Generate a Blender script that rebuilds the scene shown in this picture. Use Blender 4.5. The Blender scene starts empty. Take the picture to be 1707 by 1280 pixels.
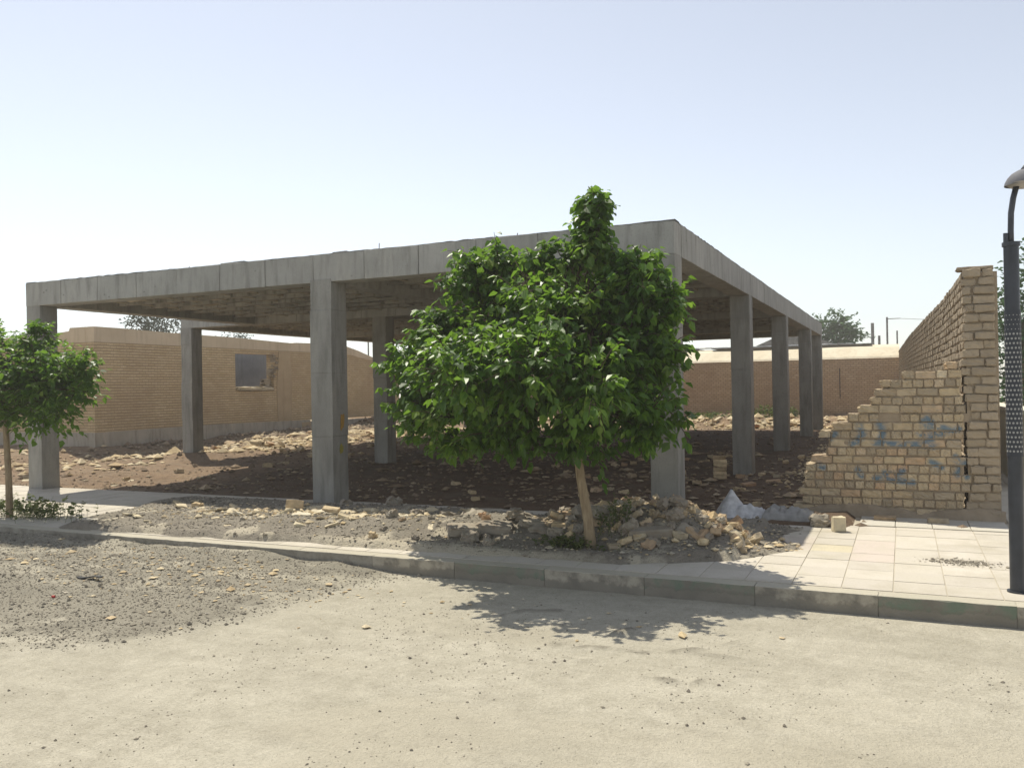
import bpy, math, random
import numpy as np
from mathutils import Vector, Matrix, Euler
random.seed(7); rng = np.random.default_rng(7)
S = bpy.context.scene
C = S.collection
R = math.radians

# ------------------------------------------------------------------ camera
cam_d = bpy.data.cameras.new("camera"); cam = bpy.data.objects.new("camera", cam_d); C.objects.link(cam)
S.camera = cam
cam_d.sensor_fit = 'HORIZONTAL'; cam_d.sensor_width = 36; cam_d.lens = 36*1426.27/1707
cam_d.clip_start = 0.05; cam_d.clip_end = 2000
yaw, pit, rol = R(24.565), R(0.251), R(0.981)
fw = Vector((-math.sin(yaw)*math.cos(pit), math.cos(yaw)*math.cos(pit), math.sin(pit)))
rt = Vector((math.cos(yaw), math.sin(yaw), 0)); up = rt.cross(fw)
rt, up = rt*math.cos(rol)-up*math.sin(rol), up*math.cos(rol)+rt*math.sin(rol)
M = Matrix((rt, up, -fw)).transposed().to_4x4(); M.translation = Vector((2.4175, -9.9639, 1.6))
cam.matrix_world = M

# ------------------------------------------------------------------ light
sun_vec = Vector((-0.42, 0.32, 1.0)).normalized()
elev = math.asin(sun_vec.z); azim = math.atan2(sun_vec.x, sun_vec.y)
W = bpy.data.worlds.new("World"); S.world = W; W.use_nodes = True
nt = W.node_tree; nt.nodes.clear()
sky = nt.nodes.new('ShaderNodeTexSky'); sky.sky_type = 'NISHITA'; sky.sun_disc = False
sky.sun_elevation = elev; sky.sun_rotation = azim
sky.air_density = 1.0; sky.dust_density = 0.4; sky.ozone_density = 1.0; sky.altitude = 0
bg = nt.nodes.new('ShaderNodeBackground'); bg.inputs[1].default_value = 0.13
wo = nt.nodes.new('ShaderNodeOutputWorld')
hs = nt.nodes.new('ShaderNodeHueSaturation'); hs.inputs['Saturation'].default_value = .45; hs.inputs['Hue'].default_value = .503
nt.links.new(sky.outputs[0], hs.inputs['Color']); nt.links.new(hs.outputs[0], bg.inputs[0]); nt.links.new(bg.outputs[0], wo.inputs[0])
sl = bpy.data.lights.new("sun", 'SUN'); sl.energy = 4.3; sl.angle = R(0.55); sl.color = (1.0, 0.94, 0.80)
so = bpy.data.objects.new("sun", sl); C.objects.link(so)
so.rotation_euler = (-sun_vec).to_track_quat('-Z', 'Y').to_euler(); so.location = (0, 0, 30)
S.view_settings.view_transform = 'Standard'; S.view_settings.look = 'None'
S.view_settings.exposure = 0.30; S.view_settings.gamma = 1.0; S.view_settings.use_curve_mapping = False

# ------------------------------------------------------------------ noise
def _hash(i, j, s):
    n = (i*374761393 + j*668265263 + s*974711) & 0xffffffff
    n = ((n ^ (n >> 13))*1274126177) & 0xffffffff
    return ((n ^ (n >> 16)) & 0xffff)/65535.0
def vnoise(x, y, s=0):
    x = np.asarray(x, float); y = np.asarray(y, float)
    i = np.floor(x).astype(np.int64); j = np.floor(y).astype(np.int64); u = x-i; v = y-j
    u = u*u*(3-2*u); v = v*v*(3-2*v)
    a = _hash(i, j, s); b = _hash(i+1, j, s); c = _hash(i, j+1, s); d = _hash(i+1, j+1, s)
    return (a*(1-u)+b*u)*(1-v)+(c*(1-u)+d*u)*v
def fbm(x, y, s=0, o=4):
    t = 0; a = 0.5; w = 0
    for k in range(o):
        t = t + a*vnoise(np.asarray(x)*2**k+17*k, np.asarray(y)*2**k-9*k, s+k); w += a; a *= .5
    return t/w
def sstep(a, b, x): t = np.clip((np.asarray(x, float)-a)/(b-a), 0, 1); return t*t*(3-2*t)
def gau(x, y, cx, cy, sx, sy): return np.exp(-((x-cx)/sx)**2-((y-cy)/sy)**2)

# ------------------------------------------------------------------ materials
class Mat:
    def __init__(s, name):
        s.m = bpy.data.materials.new(name); s.m.use_nodes = True; s.nt = s.m.node_tree
        s.b = s.nt.nodes['Principled BSDF']; s.b.inputs['Roughness'].default_value = .9
        s.b.inputs['Specular IOR Level'].default_value = .25
    def n(s, t, **k):
        n = s.nt.nodes.new(t)
        for a, v in k.items(): setattr(n, a, v)
        return n
    def l(s, a, b): s.nt.links.new(a, b)
    def coord(s, which='Object'):
        if which == 'UV': return s.n('ShaderNodeUVMap').outputs[0]
        if which == 'World': return s.n('ShaderNodeNewGeometry').outputs['Position']
        return s.n('ShaderNodeTexCoord').outputs[which]
    def mapping(s, v, scale=(1, 1, 1), loc=(0, 0, 0)):
        m = s.n('ShaderNodeMapping'); m.inputs['Scale'].default_value = scale; m.inputs['Location'].default_value = loc
        s.l(v, m.inputs[0]); return m.outputs[0]
    def noise(s, v, sc, det=4, ro=.55, dist=0):
        n = s.n('ShaderNodeTexNoise'); n.inputs['Scale'].default_value = sc; n.inputs['Detail'].default_value = det
        n.inputs['Roughness'].default_value = ro; n.inputs['Distortion'].default_value = dist; s.l(v, n.inputs['Vector']); return n.outputs[0]
    def ramp(s, f, stops):
        r = s.n('ShaderNodeValToRGB'); s.l(f, r.inputs[0]); e = r.color_ramp.elements
        while len(e) < len(stops): e.new(.5)
        for q, (p, c) in zip(e, stops):
            q.position = p; q.color = (*c, 1) if len(c) == 3 else c
        return r.outputs[0]
    def mix(s, f, a, b, mode='MIX'):
        m = s.n('ShaderNodeMix', data_type='RGBA', blend_type=mode)
        for sock, v in ((m.inputs[0], f), (m.inputs[6], a), (m.inputs[7], b)):
            if isinstance(v, (int, float)): sock.default_value = v
            elif isinstance(v, tuple): sock.default_value = (*v, 1)
            else: s.l(v, sock)
        return m.outputs[2]
    def math(s, op, a, b=0.0, clamp=False):
        m = s.n('ShaderNodeMath', operation=op, use_clamp=clamp)
        for sock, v in ((m.inputs[0], a), (m.inputs[1], b)):
            if isinstance(v, (int, float)): sock.default_value = v
            else: s.l(v, sock)
        return m.outputs[0]
    def attr(s, name, out='Fac'): return s.n('ShaderNodeAttribute', attribute_name=name).outputs[out]
    def bump(s, h, strength=.4, dist=.02, prev=None):
        b = s.n('ShaderNodeBump'); b.inputs['Strength'].default_value = strength; b.inputs['Distance'].default_value = dist
        s.l(h, b.inputs['Height'])
        if prev: s.l(prev, b.inputs['Normal'])
        s.l(b.outputs[0], s.b.inputs['Normal']); return b.outputs[0]
    def col(s, c): s.l(c, s.b.inputs['Base Color']) if not isinstance(c, tuple) else setattr(s.b.inputs['Base Color'], 'default_value', (*c, 1))
    def rnd(s): return s.n('ShaderNodeObjectInfo').outputs['Random']

def concrete(name, a, b, c, tone=False):
    m = Mat(name); v = m.coord('World')
    n1 = m.noise(v, 1.3, 6, .6); n2 = m.noise(m.mapping(v, (5, 5, .8)), 1.5, 4, .6); n3 = m.noise(v, 60, 3, .7)
    col = m.mix(m.ramp(n1, [(.35, (0, 0, 0)), (.7, (1, 1, 1))]), a, b)
    col = m.mix(m.ramp(n2, [(.48, (0, 0, 0)), (.68, (.75, .75, .75))]), col, c)
    n4 = m.noise(m.mapping(v, (1.5, 1.5, .35), (3, 1, 7)), 3, 5, .6); col = m.mix(m.ramp(n4, [(.55, (0, 0, 0)), (.72, (.5, .5, .5))]), col, (b[0]*1.15, b[1]*1.13, b[2]*1.08))
    col = m.mix(m.math('MULTIPLY', m.ramp(n3, [(.3, (1, 1, 1)), (.45, (0, 0, 0))]), .35), col, (.09, .09, .085))
    if tone:
        tv = m.attr('tone'); col = m.mix(m.math('MULTIPLY', tv, .30), col, (a[0]*.72, a[1]*.72, a[2]*.72))
        pit = m.n('ShaderNodeTexVoronoi'); pit.inputs['Scale'].default_value = 3.2; m.l(m.mapping(v, (1, 1, 1.6)), pit.inputs['Vector'])
        col = m.mix(m.math('MULTIPLY', m.ramp(pit.outputs['Distance'], [(.05, (1, 1, 1)), (.09, (0, 0, 0))]), .5), col, (.10, .10, .095))
    m.col(col); m.bump(m.math('ADD', m.math('MULTIPLY', n3, .4), n1), .35, .02); return m.m
M_beam = concrete('beam_concrete', (.33, .325, .30), (.45, .44, .41), (.22, .215, .195), True)
M_conc = concrete('concrete_frame_material', (.33, .325, .30), (.43, .42, .39), (.24, .235, .215))
M_conc2 = concrete('column_concrete', (.25, .243, .222), (.34, .33, .30), (.185, .18, .162))
M_plinth = concrete('plinth_cement', (.38, .33, .26), (.48, .42, .34), (.27, .23, .18))

def brick_mat(name, c1, c2, mortar, bw=.22, bh=.062, ms=.022, stripe=.0, bias=0, vis=1):
    m = Mat(name); v = m.coord('UV'); dn = m.noise(v, 3.0, 3)
    b = m.n('ShaderNodeTexBrick'); b.offset = .5
    add = m.n('ShaderNodeVectorMath', operation='ADD'); sc = m.n('ShaderNodeVectorMath', operation='SCALE'); sc.inputs['Scale'].default_value = .02
    tn = m.n('ShaderNodeTexNoise'); tn.inputs['Scale'].default_value = 5; m.l(v, tn.inputs['Vector']); m.l(tn.outputs[1], sc.inputs[0])
    m.l(v, add.inputs[0]); m.l(sc.outputs[0], add.inputs[1]); m.l(add.outputs[0], b.inputs['Vector'])
    b.inputs['Scale'].default_value = 1; b.inputs['Brick Width'].default_value = bw; b.inputs['Row Height'].default_value = bh+ms
    b.inputs['Mortar Size'].default_value = ms*.5; b.inputs['Mortar Smooth'].default_value = .25; b.inputs['Bias'].default_value = bias
    b.inputs['Color1'].default_value = (*c1, 1); b.inputs['Color2'].default_value = (*c2, 1); b.inputs['Mortar'].default_value = (*mortar, 1)
    big = m.noise(v, .55, 6, .65); fine = m.noise(v, 22, 4, .6)
    col = m.mix(m.ramp(big, [(.35, (.0, 0, 0)), (.75, (.75, .75, .75))]), b.outputs[0], (mortar[0]*1.25, mortar[1]*1.2, mortar[2]*1.2))
    col = m.mix(m.math('MULTIPLY', m.ramp(fine, [(.35, (1, 1, 1)), (.6, (0, 0, 0))]), .4), col, (c1[0]*.6, c1[1]*.56, c1[2]*.5))
    if stripe:      # raked bed joints run right along the wall
        sp = m.n('ShaderNodeSeparateXYZ'); m.l(add.outputs[0], sp.inputs[0]); fr = m.math('FRACT', m.math('DIVIDE', sp.outputs[1], bh+ms))
        band = m.ramp(fr, [(0, (1, 1, 1)), (.16, (.8, .8, .8)), (.34, (0, 0, 0)), (.9, (0, 0, 0)), (1, (1, 1, 1))])
        gap = m.ramp(m.noise(v, 2.3, 4), [(.3, (.35, .35, .35)), (.6, (1, 1, 1))])
        col = m.mix(m.math('MULTIPLY', m.math('MULTIPLY', band, gap), stripe), col, mortar)
    m.col(col)
    h = m.math('SUBTRACT', m.math('ADD', m.math('MULTIPLY', fine, .35), m.math('MULTIPLY', big, .4)), b.outputs[1])
    m.bump(h, .9, .03); return m.m
M_hbrick = brick_mat('yellow_house_brick', (.60, .45, .25), (.70, .55, .33), (.29, .20, .115), .24, .077, .009, .95)
M_bbrick = brick_mat('red_brown_wall_brick', (.52, .36, .21), (.66, .48, .30), (.28, .195, .12), .21, .070, .02, .6)
M_wbrick = brick_mat('dusty_wall_brick', (.40, .30, .2), (.46, .36, .25), (.24, .19, .135), .23, .075, .025)

def plaster(name, a, b, s=1.0, bs=.3):
    m = Mat(name); v = m.coord('World'); n = m.noise(v, 1.1*s, 6, .62); f = m.noise(v, 30, 4, .6)
    st = m.noise(m.mapping(v, (3, 3, .5)), 2, 3)
    m.col(m.mix(m.math('MULTIPLY', m.ramp(st, [(.5, (0, 0, 0)), (.8, (1, 1, 1))]), .5), m.mix(m.ramp(n, [(.3, (0, 0, 0)), (.7, (1, 1, 1))]), a, b), (a[0]*.7, a[1]*.68, a[2]*.65)))
    m.bump(m.math('ADD', m.math('MULTIPLY', f, .5), n), bs, .03); return m.m
M_mudband = plaster('mud_render', (.52, .41, .275), (.62, .50, .35))
M_cream = plaster('cream_render', (.62, .53, .38), (.76, .68, .52), .8)
M_cream2 = plaster('pale_render', (.60, .56, .45), (.74, .70, .58), .8)
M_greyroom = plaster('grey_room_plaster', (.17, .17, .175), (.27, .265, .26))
M_stain = plaster('mud_stain', (.38, .28, .165), (.48, .36, .22))
M_mud = plaster('mud_mortar', (.27, .215, .15), (.37, .295, .21), 4, .6)
M_roofing = plaster('roof_felt', (.10, .10, .10), (.30, .29, .27), 3)
M_white = plaster('pale_sheet_metal', (.6, .6, .58), (.75, .75, .73), 2)

def single_brick(name, stops, dirt=(.22, .17, .12), paint=False, objr=True, sp=14):
    m = Mat(name); v = m.coord('World')
    r = m.rnd() if objr else m.attr('rnd')
    col = m.ramp(r, stops); n = m.noise(v, sp, 5, .6); f = m.noise(v, 90, 3, .6); g = m.noise(v, 2.2, 4)
    col = m.mix(m.math('MULTIPLY', m.ramp(n, [(.42, (0, 0, 0)), (.68, (1, 1, 1))]), .55), col, dirt)
    col = m.mix(m.math('MULTIPLY', m.ramp(g, [(.45, (0, 0, 0)), (.7, (1, 1, 1))]), .45), col, (dirt[0]*1.3, dirt[1]*1.3, dirt[2]*1.3))
    if paint:
        pm = m.math('MULTIPLY', m.attr('paint'), m.ramp(m.noise(v, 12, 5, .6), [(.34, (0, 0, 0)), (.5, (1, 1, 1))]))
        col = m.mix(m.math('MULTIPLY', pm, .8, True), col, (.08, .17, .25))
    m.col(col); m.bump(m.math('ADD', n, m.math('MULTIPLY', f, .4)), .6, .012); return m.m
YEL = [(0, (.58, .44, .25)), (.3, (.72, .58, .36)), (.55, (.46, .35, .22)), (.75, (.55, .36, .22)), (.9, (.62, .53, .36)), (1, (.36, .29, .2))]
M_rub = single_brick('broken_yellow_brick', YEL)
M_red = single_brick('red_brick', [(0, (.46, .25, .15)), (1, (.52, .31, .2))])
M_stone = single_brick('grey_mortar_lump', [(0, (.30, .27, .22)), (.5, (.38, .34, .27)), (1, (.25, .22, .18))])
M_pale = single_brick('pale_tile_chip', [(0, (.66, .58, .40)), (.5, (.58, .48, .31)), (1, (.7, .63, .48))], (.42, .36, .27))
M_retwall = single_brick('old_wall_brick', [(0, (.40, .33, .24)), (.25, (.55, .44, .28)), (.45, (.47, .36, .23)), (.6, (.34, .28, .20)), (.8, (.60, .49, .33)), (.92, (.50, .33, .20)), (1, (.66, .56, .40))], (.31, .25, .17), paint=True, objr=False)
M_longwall = single_brick('dusty_old_brick', [(0, (.35, .285, .20)), (.5, (.41, .335, .24)), (1, (.32, .26, .185))], (.27, .22, .16), objr=False)

def ground_mat(name, cols, fine=60, bs=.5, bd=.02):
    """cols: list of (attribute or None, low colour, high colour), blended in turn over the first"""
    m = Mat(name); v = m.coord('World'); n1 = m.noise(v, 1.7, 6, .65); n2 = m.noise(v, 9, 5, .65); n3 = m.noise(v, fine, 3, .7); n4 = m.noise(v, fine*2.7, 2, .8)
    mixn = m.math('ADD', m.math('MULTIPLY', n1, .35), m.math('ADD', m.math('MULTIPLY', n2, .3), m.math('MULTIPLY', n3, .35)))
    cur = None
    for at, lo, hi in cols:
        c = m.ramp(mixn, [(.36, lo), (.64, hi)])
        if cur is None: cur = c
        else:
            a = m.attr(at); e = m.math('ADD', a, m.math('MULTIPLY', m.math('SUBTRACT', n2, .5), .7))
            cur = m.mix(m.ramp(e, [(.28, (0, 0, 0)), (.75, (1, 1, 1))]), cur, c)
    speck = m.ramp(n4, [(.33, (1, 1, 1)), (.43, (0, 0, 0))]); cur = m.mix(m.math('MULTIPLY', speck, .55), cur, (.12, .105, .085))
    n5 = m.noise(m.mapping(v, (.35, 2.2, 1)), 1.4, 5, .6, .8); cur = m.mix(m.math('MULTIPLY', m.ramp(n5, [(.45, (0, 0, 0)), (.7, (1, 1, 1))]), .22), cur, (.26, .235, .18))
    n6 = m.noise(v, 3.5, 6, .75); cur = m.mix(m.math('MULTIPLY', m.ramp(n6, [(.52, (0, 0, 0)), (.66, (1, 1, 1))]), .22), cur, (.23, .205, .16))
    m.col(cur); m.bump(m.math('ADD', m.math('ADD', n3, m.math('MULTIPLY', n4, .5)), m.math('MULTIPLY', n2, 1.2)), bs, bd); return m.m
M_road = ground_mat('dusty_road', [(None, (.335, .305, .235), (.54, .50, .405)), ('gravel', (.18, .163, .128), (.34, .31, .245)), ('pale', (.38, .345, .265), (.47, .43, .34))], 55, .7, .02)
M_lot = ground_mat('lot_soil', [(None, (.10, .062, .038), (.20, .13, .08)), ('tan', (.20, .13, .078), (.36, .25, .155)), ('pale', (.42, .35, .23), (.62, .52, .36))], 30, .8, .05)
M_grav = ground_mat('grey_gravel_heap', [(None, (.20, .175, .14), (.34, .30, .24)), ('tan', (.34, .25, .165), (.46, .35, .24)), ('pale', (.46, .40, .30), (.58, .52, .40))], 45, .8, .03)
M_far = ground_mat('far_ground', [(None, (.26, .21, .15), (.36, .3, .22))], 10, .4)

def tile_mat():
    m = Mat('pavement_tile'); v = m.coord('World'); n = m.noise(v, 2.2, 6, .65); f = m.noise(v, 50, 3, .7)
    c = m.attr('tint', 'Color')
    c = m.mix(m.math('MULTIPLY', m.ramp(n, [(.4, (0, 0, 0)), (.7, (1, 1, 1))]), .5), c, (.50, .46, .36))
    dn = m.noise(v, .9, 6, .7); c = m.mix(m.math('MULTIPLY', m.ramp(dn, [(.5, (0, 0, 0)), (.68, (1, 1, 1))]), .6), c, (.38, .34, .26))
    c = m.mix(m.math('MULTIPLY', m.ramp(f, [(.3, (1, 1, 1)), (.5, (0, 0, 0))]), .25), c, (.3, .27, .21)); m.col(c); m.bump(f, .25, .01); return m.m
M_tile = tile_mat()
M_joint = plaster('tile_joint', (.40, .36, .28), (.48, .43, .34), 4)

def kerb_mat():
    m = Mat('kerb_paint'); v = m.coord('World'); n = m.noise(v, 6, 6, .7); f = m.noise(v, 40, 4, .6)
    bare = m.ramp(m.noise(v, 3, 5), [(.3, (.19, .175, .145)), (.7, (.30, .275, .225))])
    c = m.attr('tint', 'Color'); z = m.n('ShaderNodeSeparateXYZ'); m.l(v, z.inputs[0])
    lowdirt = m.ramp(m.math('ADD', z.outputs[2], m.math('MULTIPLY', n, .12)), [(0, (0, 0, 0)), (.04, (1, 1, 1))])
    k = m.math('MULTIPLY', m.ramp(n, [(.42, (0, 0, 0)), (.60, (1, 1, 1))]), .8)
    c = m.mix(k, bare, c)
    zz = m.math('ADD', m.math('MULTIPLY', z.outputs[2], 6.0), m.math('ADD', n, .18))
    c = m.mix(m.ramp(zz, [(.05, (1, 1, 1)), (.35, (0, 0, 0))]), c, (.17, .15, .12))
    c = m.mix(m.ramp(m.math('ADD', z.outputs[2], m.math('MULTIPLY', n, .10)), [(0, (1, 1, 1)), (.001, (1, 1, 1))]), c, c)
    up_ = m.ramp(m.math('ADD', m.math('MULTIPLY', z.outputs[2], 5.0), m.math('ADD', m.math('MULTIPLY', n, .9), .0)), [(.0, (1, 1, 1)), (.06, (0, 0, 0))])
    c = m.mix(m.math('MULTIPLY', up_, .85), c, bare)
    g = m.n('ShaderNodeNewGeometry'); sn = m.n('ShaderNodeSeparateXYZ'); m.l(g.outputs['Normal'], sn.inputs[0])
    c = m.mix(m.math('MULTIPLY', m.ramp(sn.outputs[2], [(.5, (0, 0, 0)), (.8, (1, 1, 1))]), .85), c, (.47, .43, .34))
    m.col(c); m.bump(m.math('ADD', n, f), .5, .015); return m.m
M_kerb = kerb_mat()

def leaf_mat(name, cols, tr=.38, rough=.42, spec=.38, translucent=(.22, .40, .04)):
    m = Mat(name); a = m.attr('rnd'); m.col(m.ramp(a, cols)); m.b.inputs['Roughness'].default_value = rough; m.b.inputs['Specular IOR Level'].default_value = spec
    t = m.n('ShaderNodeBsdfTranslucent'); t.inputs[0].default_value = (*translucent, 1); mx = m.n('ShaderNodeMixShader'); mx.inputs[0].default_value = tr
    o = m.nt.nodes['Material Output']; m.l(m.b.outputs[0], mx.inputs[1]); m.l(t.outputs[0], mx.inputs[2]); m.l(mx.outputs[0], o.inputs[0]); return m.m
M_leaf = leaf_mat('mulberry_leaf', [(0, (.024, .06, .010)), (.42, (.05, .115, .016)), (.75, (.12, .21, .028)), (1, (.26, .34, .07))])
M_leaf2 = leaf_mat('far_leaf', [(0, (.04, .11, .04)), (.6, (.07, .16, .055)), (1, (.12, .22, .075))], .2, .7, .2, (.10, .16, .06))
M_leaf3 = leaf_mat('dark_needle', [(0, (.035, .055, .035)), (1, (.08, .10, .06))], .1, .8, .2, (.06, .08, .04))
M_weed = leaf_mat('weed_leaf', [(0, (.06, .09, .03)), (.6, (.12, .15, .05)), (1, (.28, .25, .12))], .3, .6, .2, (.18, .22, .06))
def bark_mat():
    m = Mat('bark'); v = m.coord('Object'); n = m.noise(m.mapping(v, (14, 14, 3)), 2, 5, .65)
    m.col(m.ramp(n, [(.3, (.22, .16, .095)), (.7, (.44, .34, .22))])); m.bump(n, .8, .02); return m.m
M_bark = bark_mat()

def flat(name, c, rough=.6, metal=0, spec=.4, nz=None):
    m = Mat(name); m.b.inputs['Roughness'].default_value = rough; m.b.inputs['Metallic'].default_value = metal; m.b.inputs['Specular IOR Level'].default_value = spec
    v = m.coord('World'); n = m.noise(v, nz or 8, 5, .6); m.col(m.ramp(n, [(.3, (c[0]*.75, c[1]*.75, c[2]*.75)), (.7, (min(1, c[0]*1.2), min(1, c[1]*1.2), min(1, c[2]*1.2)))])); return m.m
M_limb = flat('limb_bark', (.085, .065, .04), .9)
M_pole = flat('dark_lamp_paint', (.045, .05, .062), .38, .3, .5)
M_lampgrey = flat('lamp_shade_grey', (.16, .16, .175), .75, 0, .2)
def sleeve_mat():
    m = Mat('perforated_sleeve_paint'); m.b.inputs['Roughness'].default_value = .45; m.col(m.mix(m.attr('hole'), (.045, .05, .062), (.34, .34, .33))); return m.m
M_sleeve = sleeve_mat()
M_perfx = flat('pale_hole_backing', (.62, .62, .60), .6)
M_glass = flat('frosted_diffuser', (.35, .33, .31), .5)
M_rust = flat('rusty_steel', (.16, .09, .055), .8)
M_black = flat('black_rubber', (.02, .02, .022), .7)
M_paintY = flat('ochre_paint', (.38, .22, .045), .8, 0, .2, 25)
M_paintG = flat('olive_yellow_paint', (.30, .26, .04), .8, 0, .2, 25)
M_bag = flat('dirty_white_sacking', (.56, .555, .55), .7, 0, .3, 14)
M_film = flat('grey_dusty_film', (.30, .29, .27), .6, 0, .3, 10)
M_redcloth = flat('red_cloth', (.5, .06, .05), .8)
def infill_mat():
    m = Mat('infill_panels'); v = m.coord('World'); n2 = m.noise(m.mapping(v, (1.2, 6, 5)), 1.8, 5, .6)
    c = m.ramp(m.attr('rnd'), [(0, (.045, .055, .085)), (.22, (.07, .075, .10)), (.34, (.32, .27, .205)), (.55, (.54, .47, .37)), (.75, (.66, .59, .47)), (.9, (.48, .36, .25)), (1, (.72, .66, .54))])
    c = m.mix(m.math('MULTIPLY', m.ramp(n2, [(.42, (0, 0, 0)), (.6, (1, 1, 1))]), .4), c, (.14, .115, .085)); m.col(c)
    m.b.inputs['Roughness'].default_value = .7; m.bump(n2, .7, .04); return m.m
M_batten = plaster('grey_timber_batten', (.42, .37, .29), (.60, .54, .43), 3)
M_lip = concrete('weathered_lip', (.13, .13, .125), (.22, .215, .20), (.09, .09, .085))
M_infill = infill_mat()
M_joist = concrete('joist_concrete', (.26, .245, .215), (.38, .36, .32), (.10, .09, .08))

# ------------------------------------------------------------------ mesh helpers
class MB:
    def __init__(s): s.v = []; s.f = []; s.a = {}; s.nv = 0
    def add(s, verts, faces, **attrs):
        base = s.nv; s.v.extend(verts); s.nv += len(verts)
        s.f.extend([tuple(i+base for i in q) for q in faces])
        for k, val in attrs.items():
            L = s.a.setdefault(k, [])
            L.extend([0.0]*(base-len(L)) if not isinstance(val, tuple) else [(0, 0, 0)]*(base-len(L)))
            L.extend(list(val) if isinstance(val, (list, np.ndarray)) else [val]*len(verts))
    def box(s, x0, x1, y0, y1, z0, z1, **a):
        s.add([(x0, y0, z0), (x1, y0, z0), (x1, y1, z0), (x0, y1, z0), (x0, y0, z1), (x1, y0, z1), (x1, y1, z1), (x0, y1, z1)],
              [(0, 3, 2, 1), (4, 5, 6, 7), (0, 1, 5, 4), (1, 2, 6, 5), (2, 3, 7, 6), (3, 0, 4, 7)], **a)
    def prism(s, poly, x0, x1, axis='x'):
        n = len(poly)
        f = (lambda p, x: (x, p[0], p[1])) if axis == 'x' else (lambda p, x: (p[0], x, p[1]))
        s.add([f(p, x0) for p in poly]+[f(p, x1) for p in poly], [tuple(range(n))[::-1], tuple(range(n, 2*n))]+[(i, (i+1) % n, n+(i+1) % n, n+i) for i in range(n)])
    def tube(s, pts, rad, n=8, **a):
        pts = [Vector(p) for p in pts]; rad = rad if isinstance(rad, (list, tuple)) else [rad]*len(pts)
        V = []; F = []; prev = None
        for i, p in enumerate(pts):
            d = (pts[min(i+1, len(pts)-1)]-pts[max(i-1, 0)]).normalized()
            u = prev if prev is not None else (Vector((1, 0, 0)) if abs(d.x) < .9 else Vector((0, 1, 0)))
            u = (u-d*u.dot(d)).normalized(); w = d.cross(u); prev = u
            for k in range(n):
                t = 2*math.pi*k/n; V.append(tuple(p+(u*math.cos(t)+w*math.sin(t))*rad[i]))
        for i in range(len(pts)-1):
            for k in range(n): F.append((i*n+k, i*n+(k+1) % n, (i+1)*n+(k+1) % n, (i+1)*n+k))
        F.append(tuple(range(n))[::-1]); F.append(tuple(range((len(pts)-1)*n, len(pts)*n))); s.add(V, F, **a)
    def build(s, name, mat, parent=None, smooth=False, uv=False):
        me = bpy.data.meshes.new(name); me.from_pydata([tuple(map(float, q)) for q in s.v], [], s.f); me.update()
        me.materials.append(mat)
        for k, L in s.a.items():
            if L and isinstance(L[-1], (tuple, list)):
                at = me.color_attributes.new(k, 'FLOAT_COLOR', 'POINT'); L = L+[(0, 0, 0)]*(s.nv-len(L))
                at.data.foreach_set('color', np.array([(*c, 1) for c in L], dtype=np.float32).ravel())
            else:
                at = me.attributes.new(k, 'FLOAT', 'POINT'); L = list(L)+[0.0]*(s.nv-len(L)); at.data.foreach_set('value', np.array(L, dtype=np.float32))
        if uv:
            u = me.uv_layers.new(name='UVMap')
            for p in me.polygons:
                nx, ny, nz = map(abs, p.normal)
                for li in p.loop_indices:
                    c = me.vertices[me.loops[li].vertex_index].co
                    u.data[li].uv = (c.y, c.z) if nx >= max(ny, nz) else ((c.x, c.z) if ny >= nz else (c.x, c.y))
        if smooth: me.polygons.foreach_set('use_smooth', [True]*len(me.polygons))
        o = bpy.data.objects.new(name, me); C.objects.link(o)
        if parent: o.parent = parent
        return o
def tag(o, label=None, cat=None, group=None, kind=None):
    if label: o['label'] = label
    if cat: o['category'] = cat
    if group: o['group'] = group
    if kind: o['kind'] = kind
    return o
def empty(name, loc=(0, 0, 0), **k):
    o = bpy.data.objects.new(name, None); C.objects.link(o); o.location = loc; o.empty_display_size = .2; return tag(o, **k)
def grid(name, mat, xs, ys, hf, attrs=None, smooth=True):
    X, Y = np.meshgrid(xs, ys); Z = hf(X, Y); nx, ny = len(xs), len(ys)
    V = np.stack([X.ravel(), Y.ravel(), Z.ravel()], 1)
    idx = np.arange(nx*ny).reshape(ny, nx)
    F = np.stack([idx[:-1, :-1].ravel(), idx[:-1, 1:].ravel(), idx[1:, 1:].ravel(), idx[1:, :-1].ravel()], 1)
    me = bpy.data.meshes.new(name); me.vertices.add(len(V)); me.vertices.foreach_set('co', V.astype(np.float32).ravel())
    me.loops.add(F.size); me.loops.foreach_set('vertex_index', F.astype(np.int32).ravel())
    me.polygons.add(len(F)); me.polygons.foreach_set('loop_start', np.arange(0, F.size, 4, dtype=np.int32)); me.polygons.foreach_set('loop_total', np.full(len(F), 4, dtype=np.int32))
    if smooth: me.polygons.foreach_set('use_smooth', [True]*len(F))
    me.update(calc_edges=True); me.materials.append(mat)
    for k, fn in (attrs or {}).items():
        at = me.attributes.new(k, 'FLOAT', 'POINT'); at.data.foreach_set('value', fn(X, Y).astype(np.float32).ravel())
    o = bpy.data.objects.new(name, me); C.objects.link(o); return o
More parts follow.
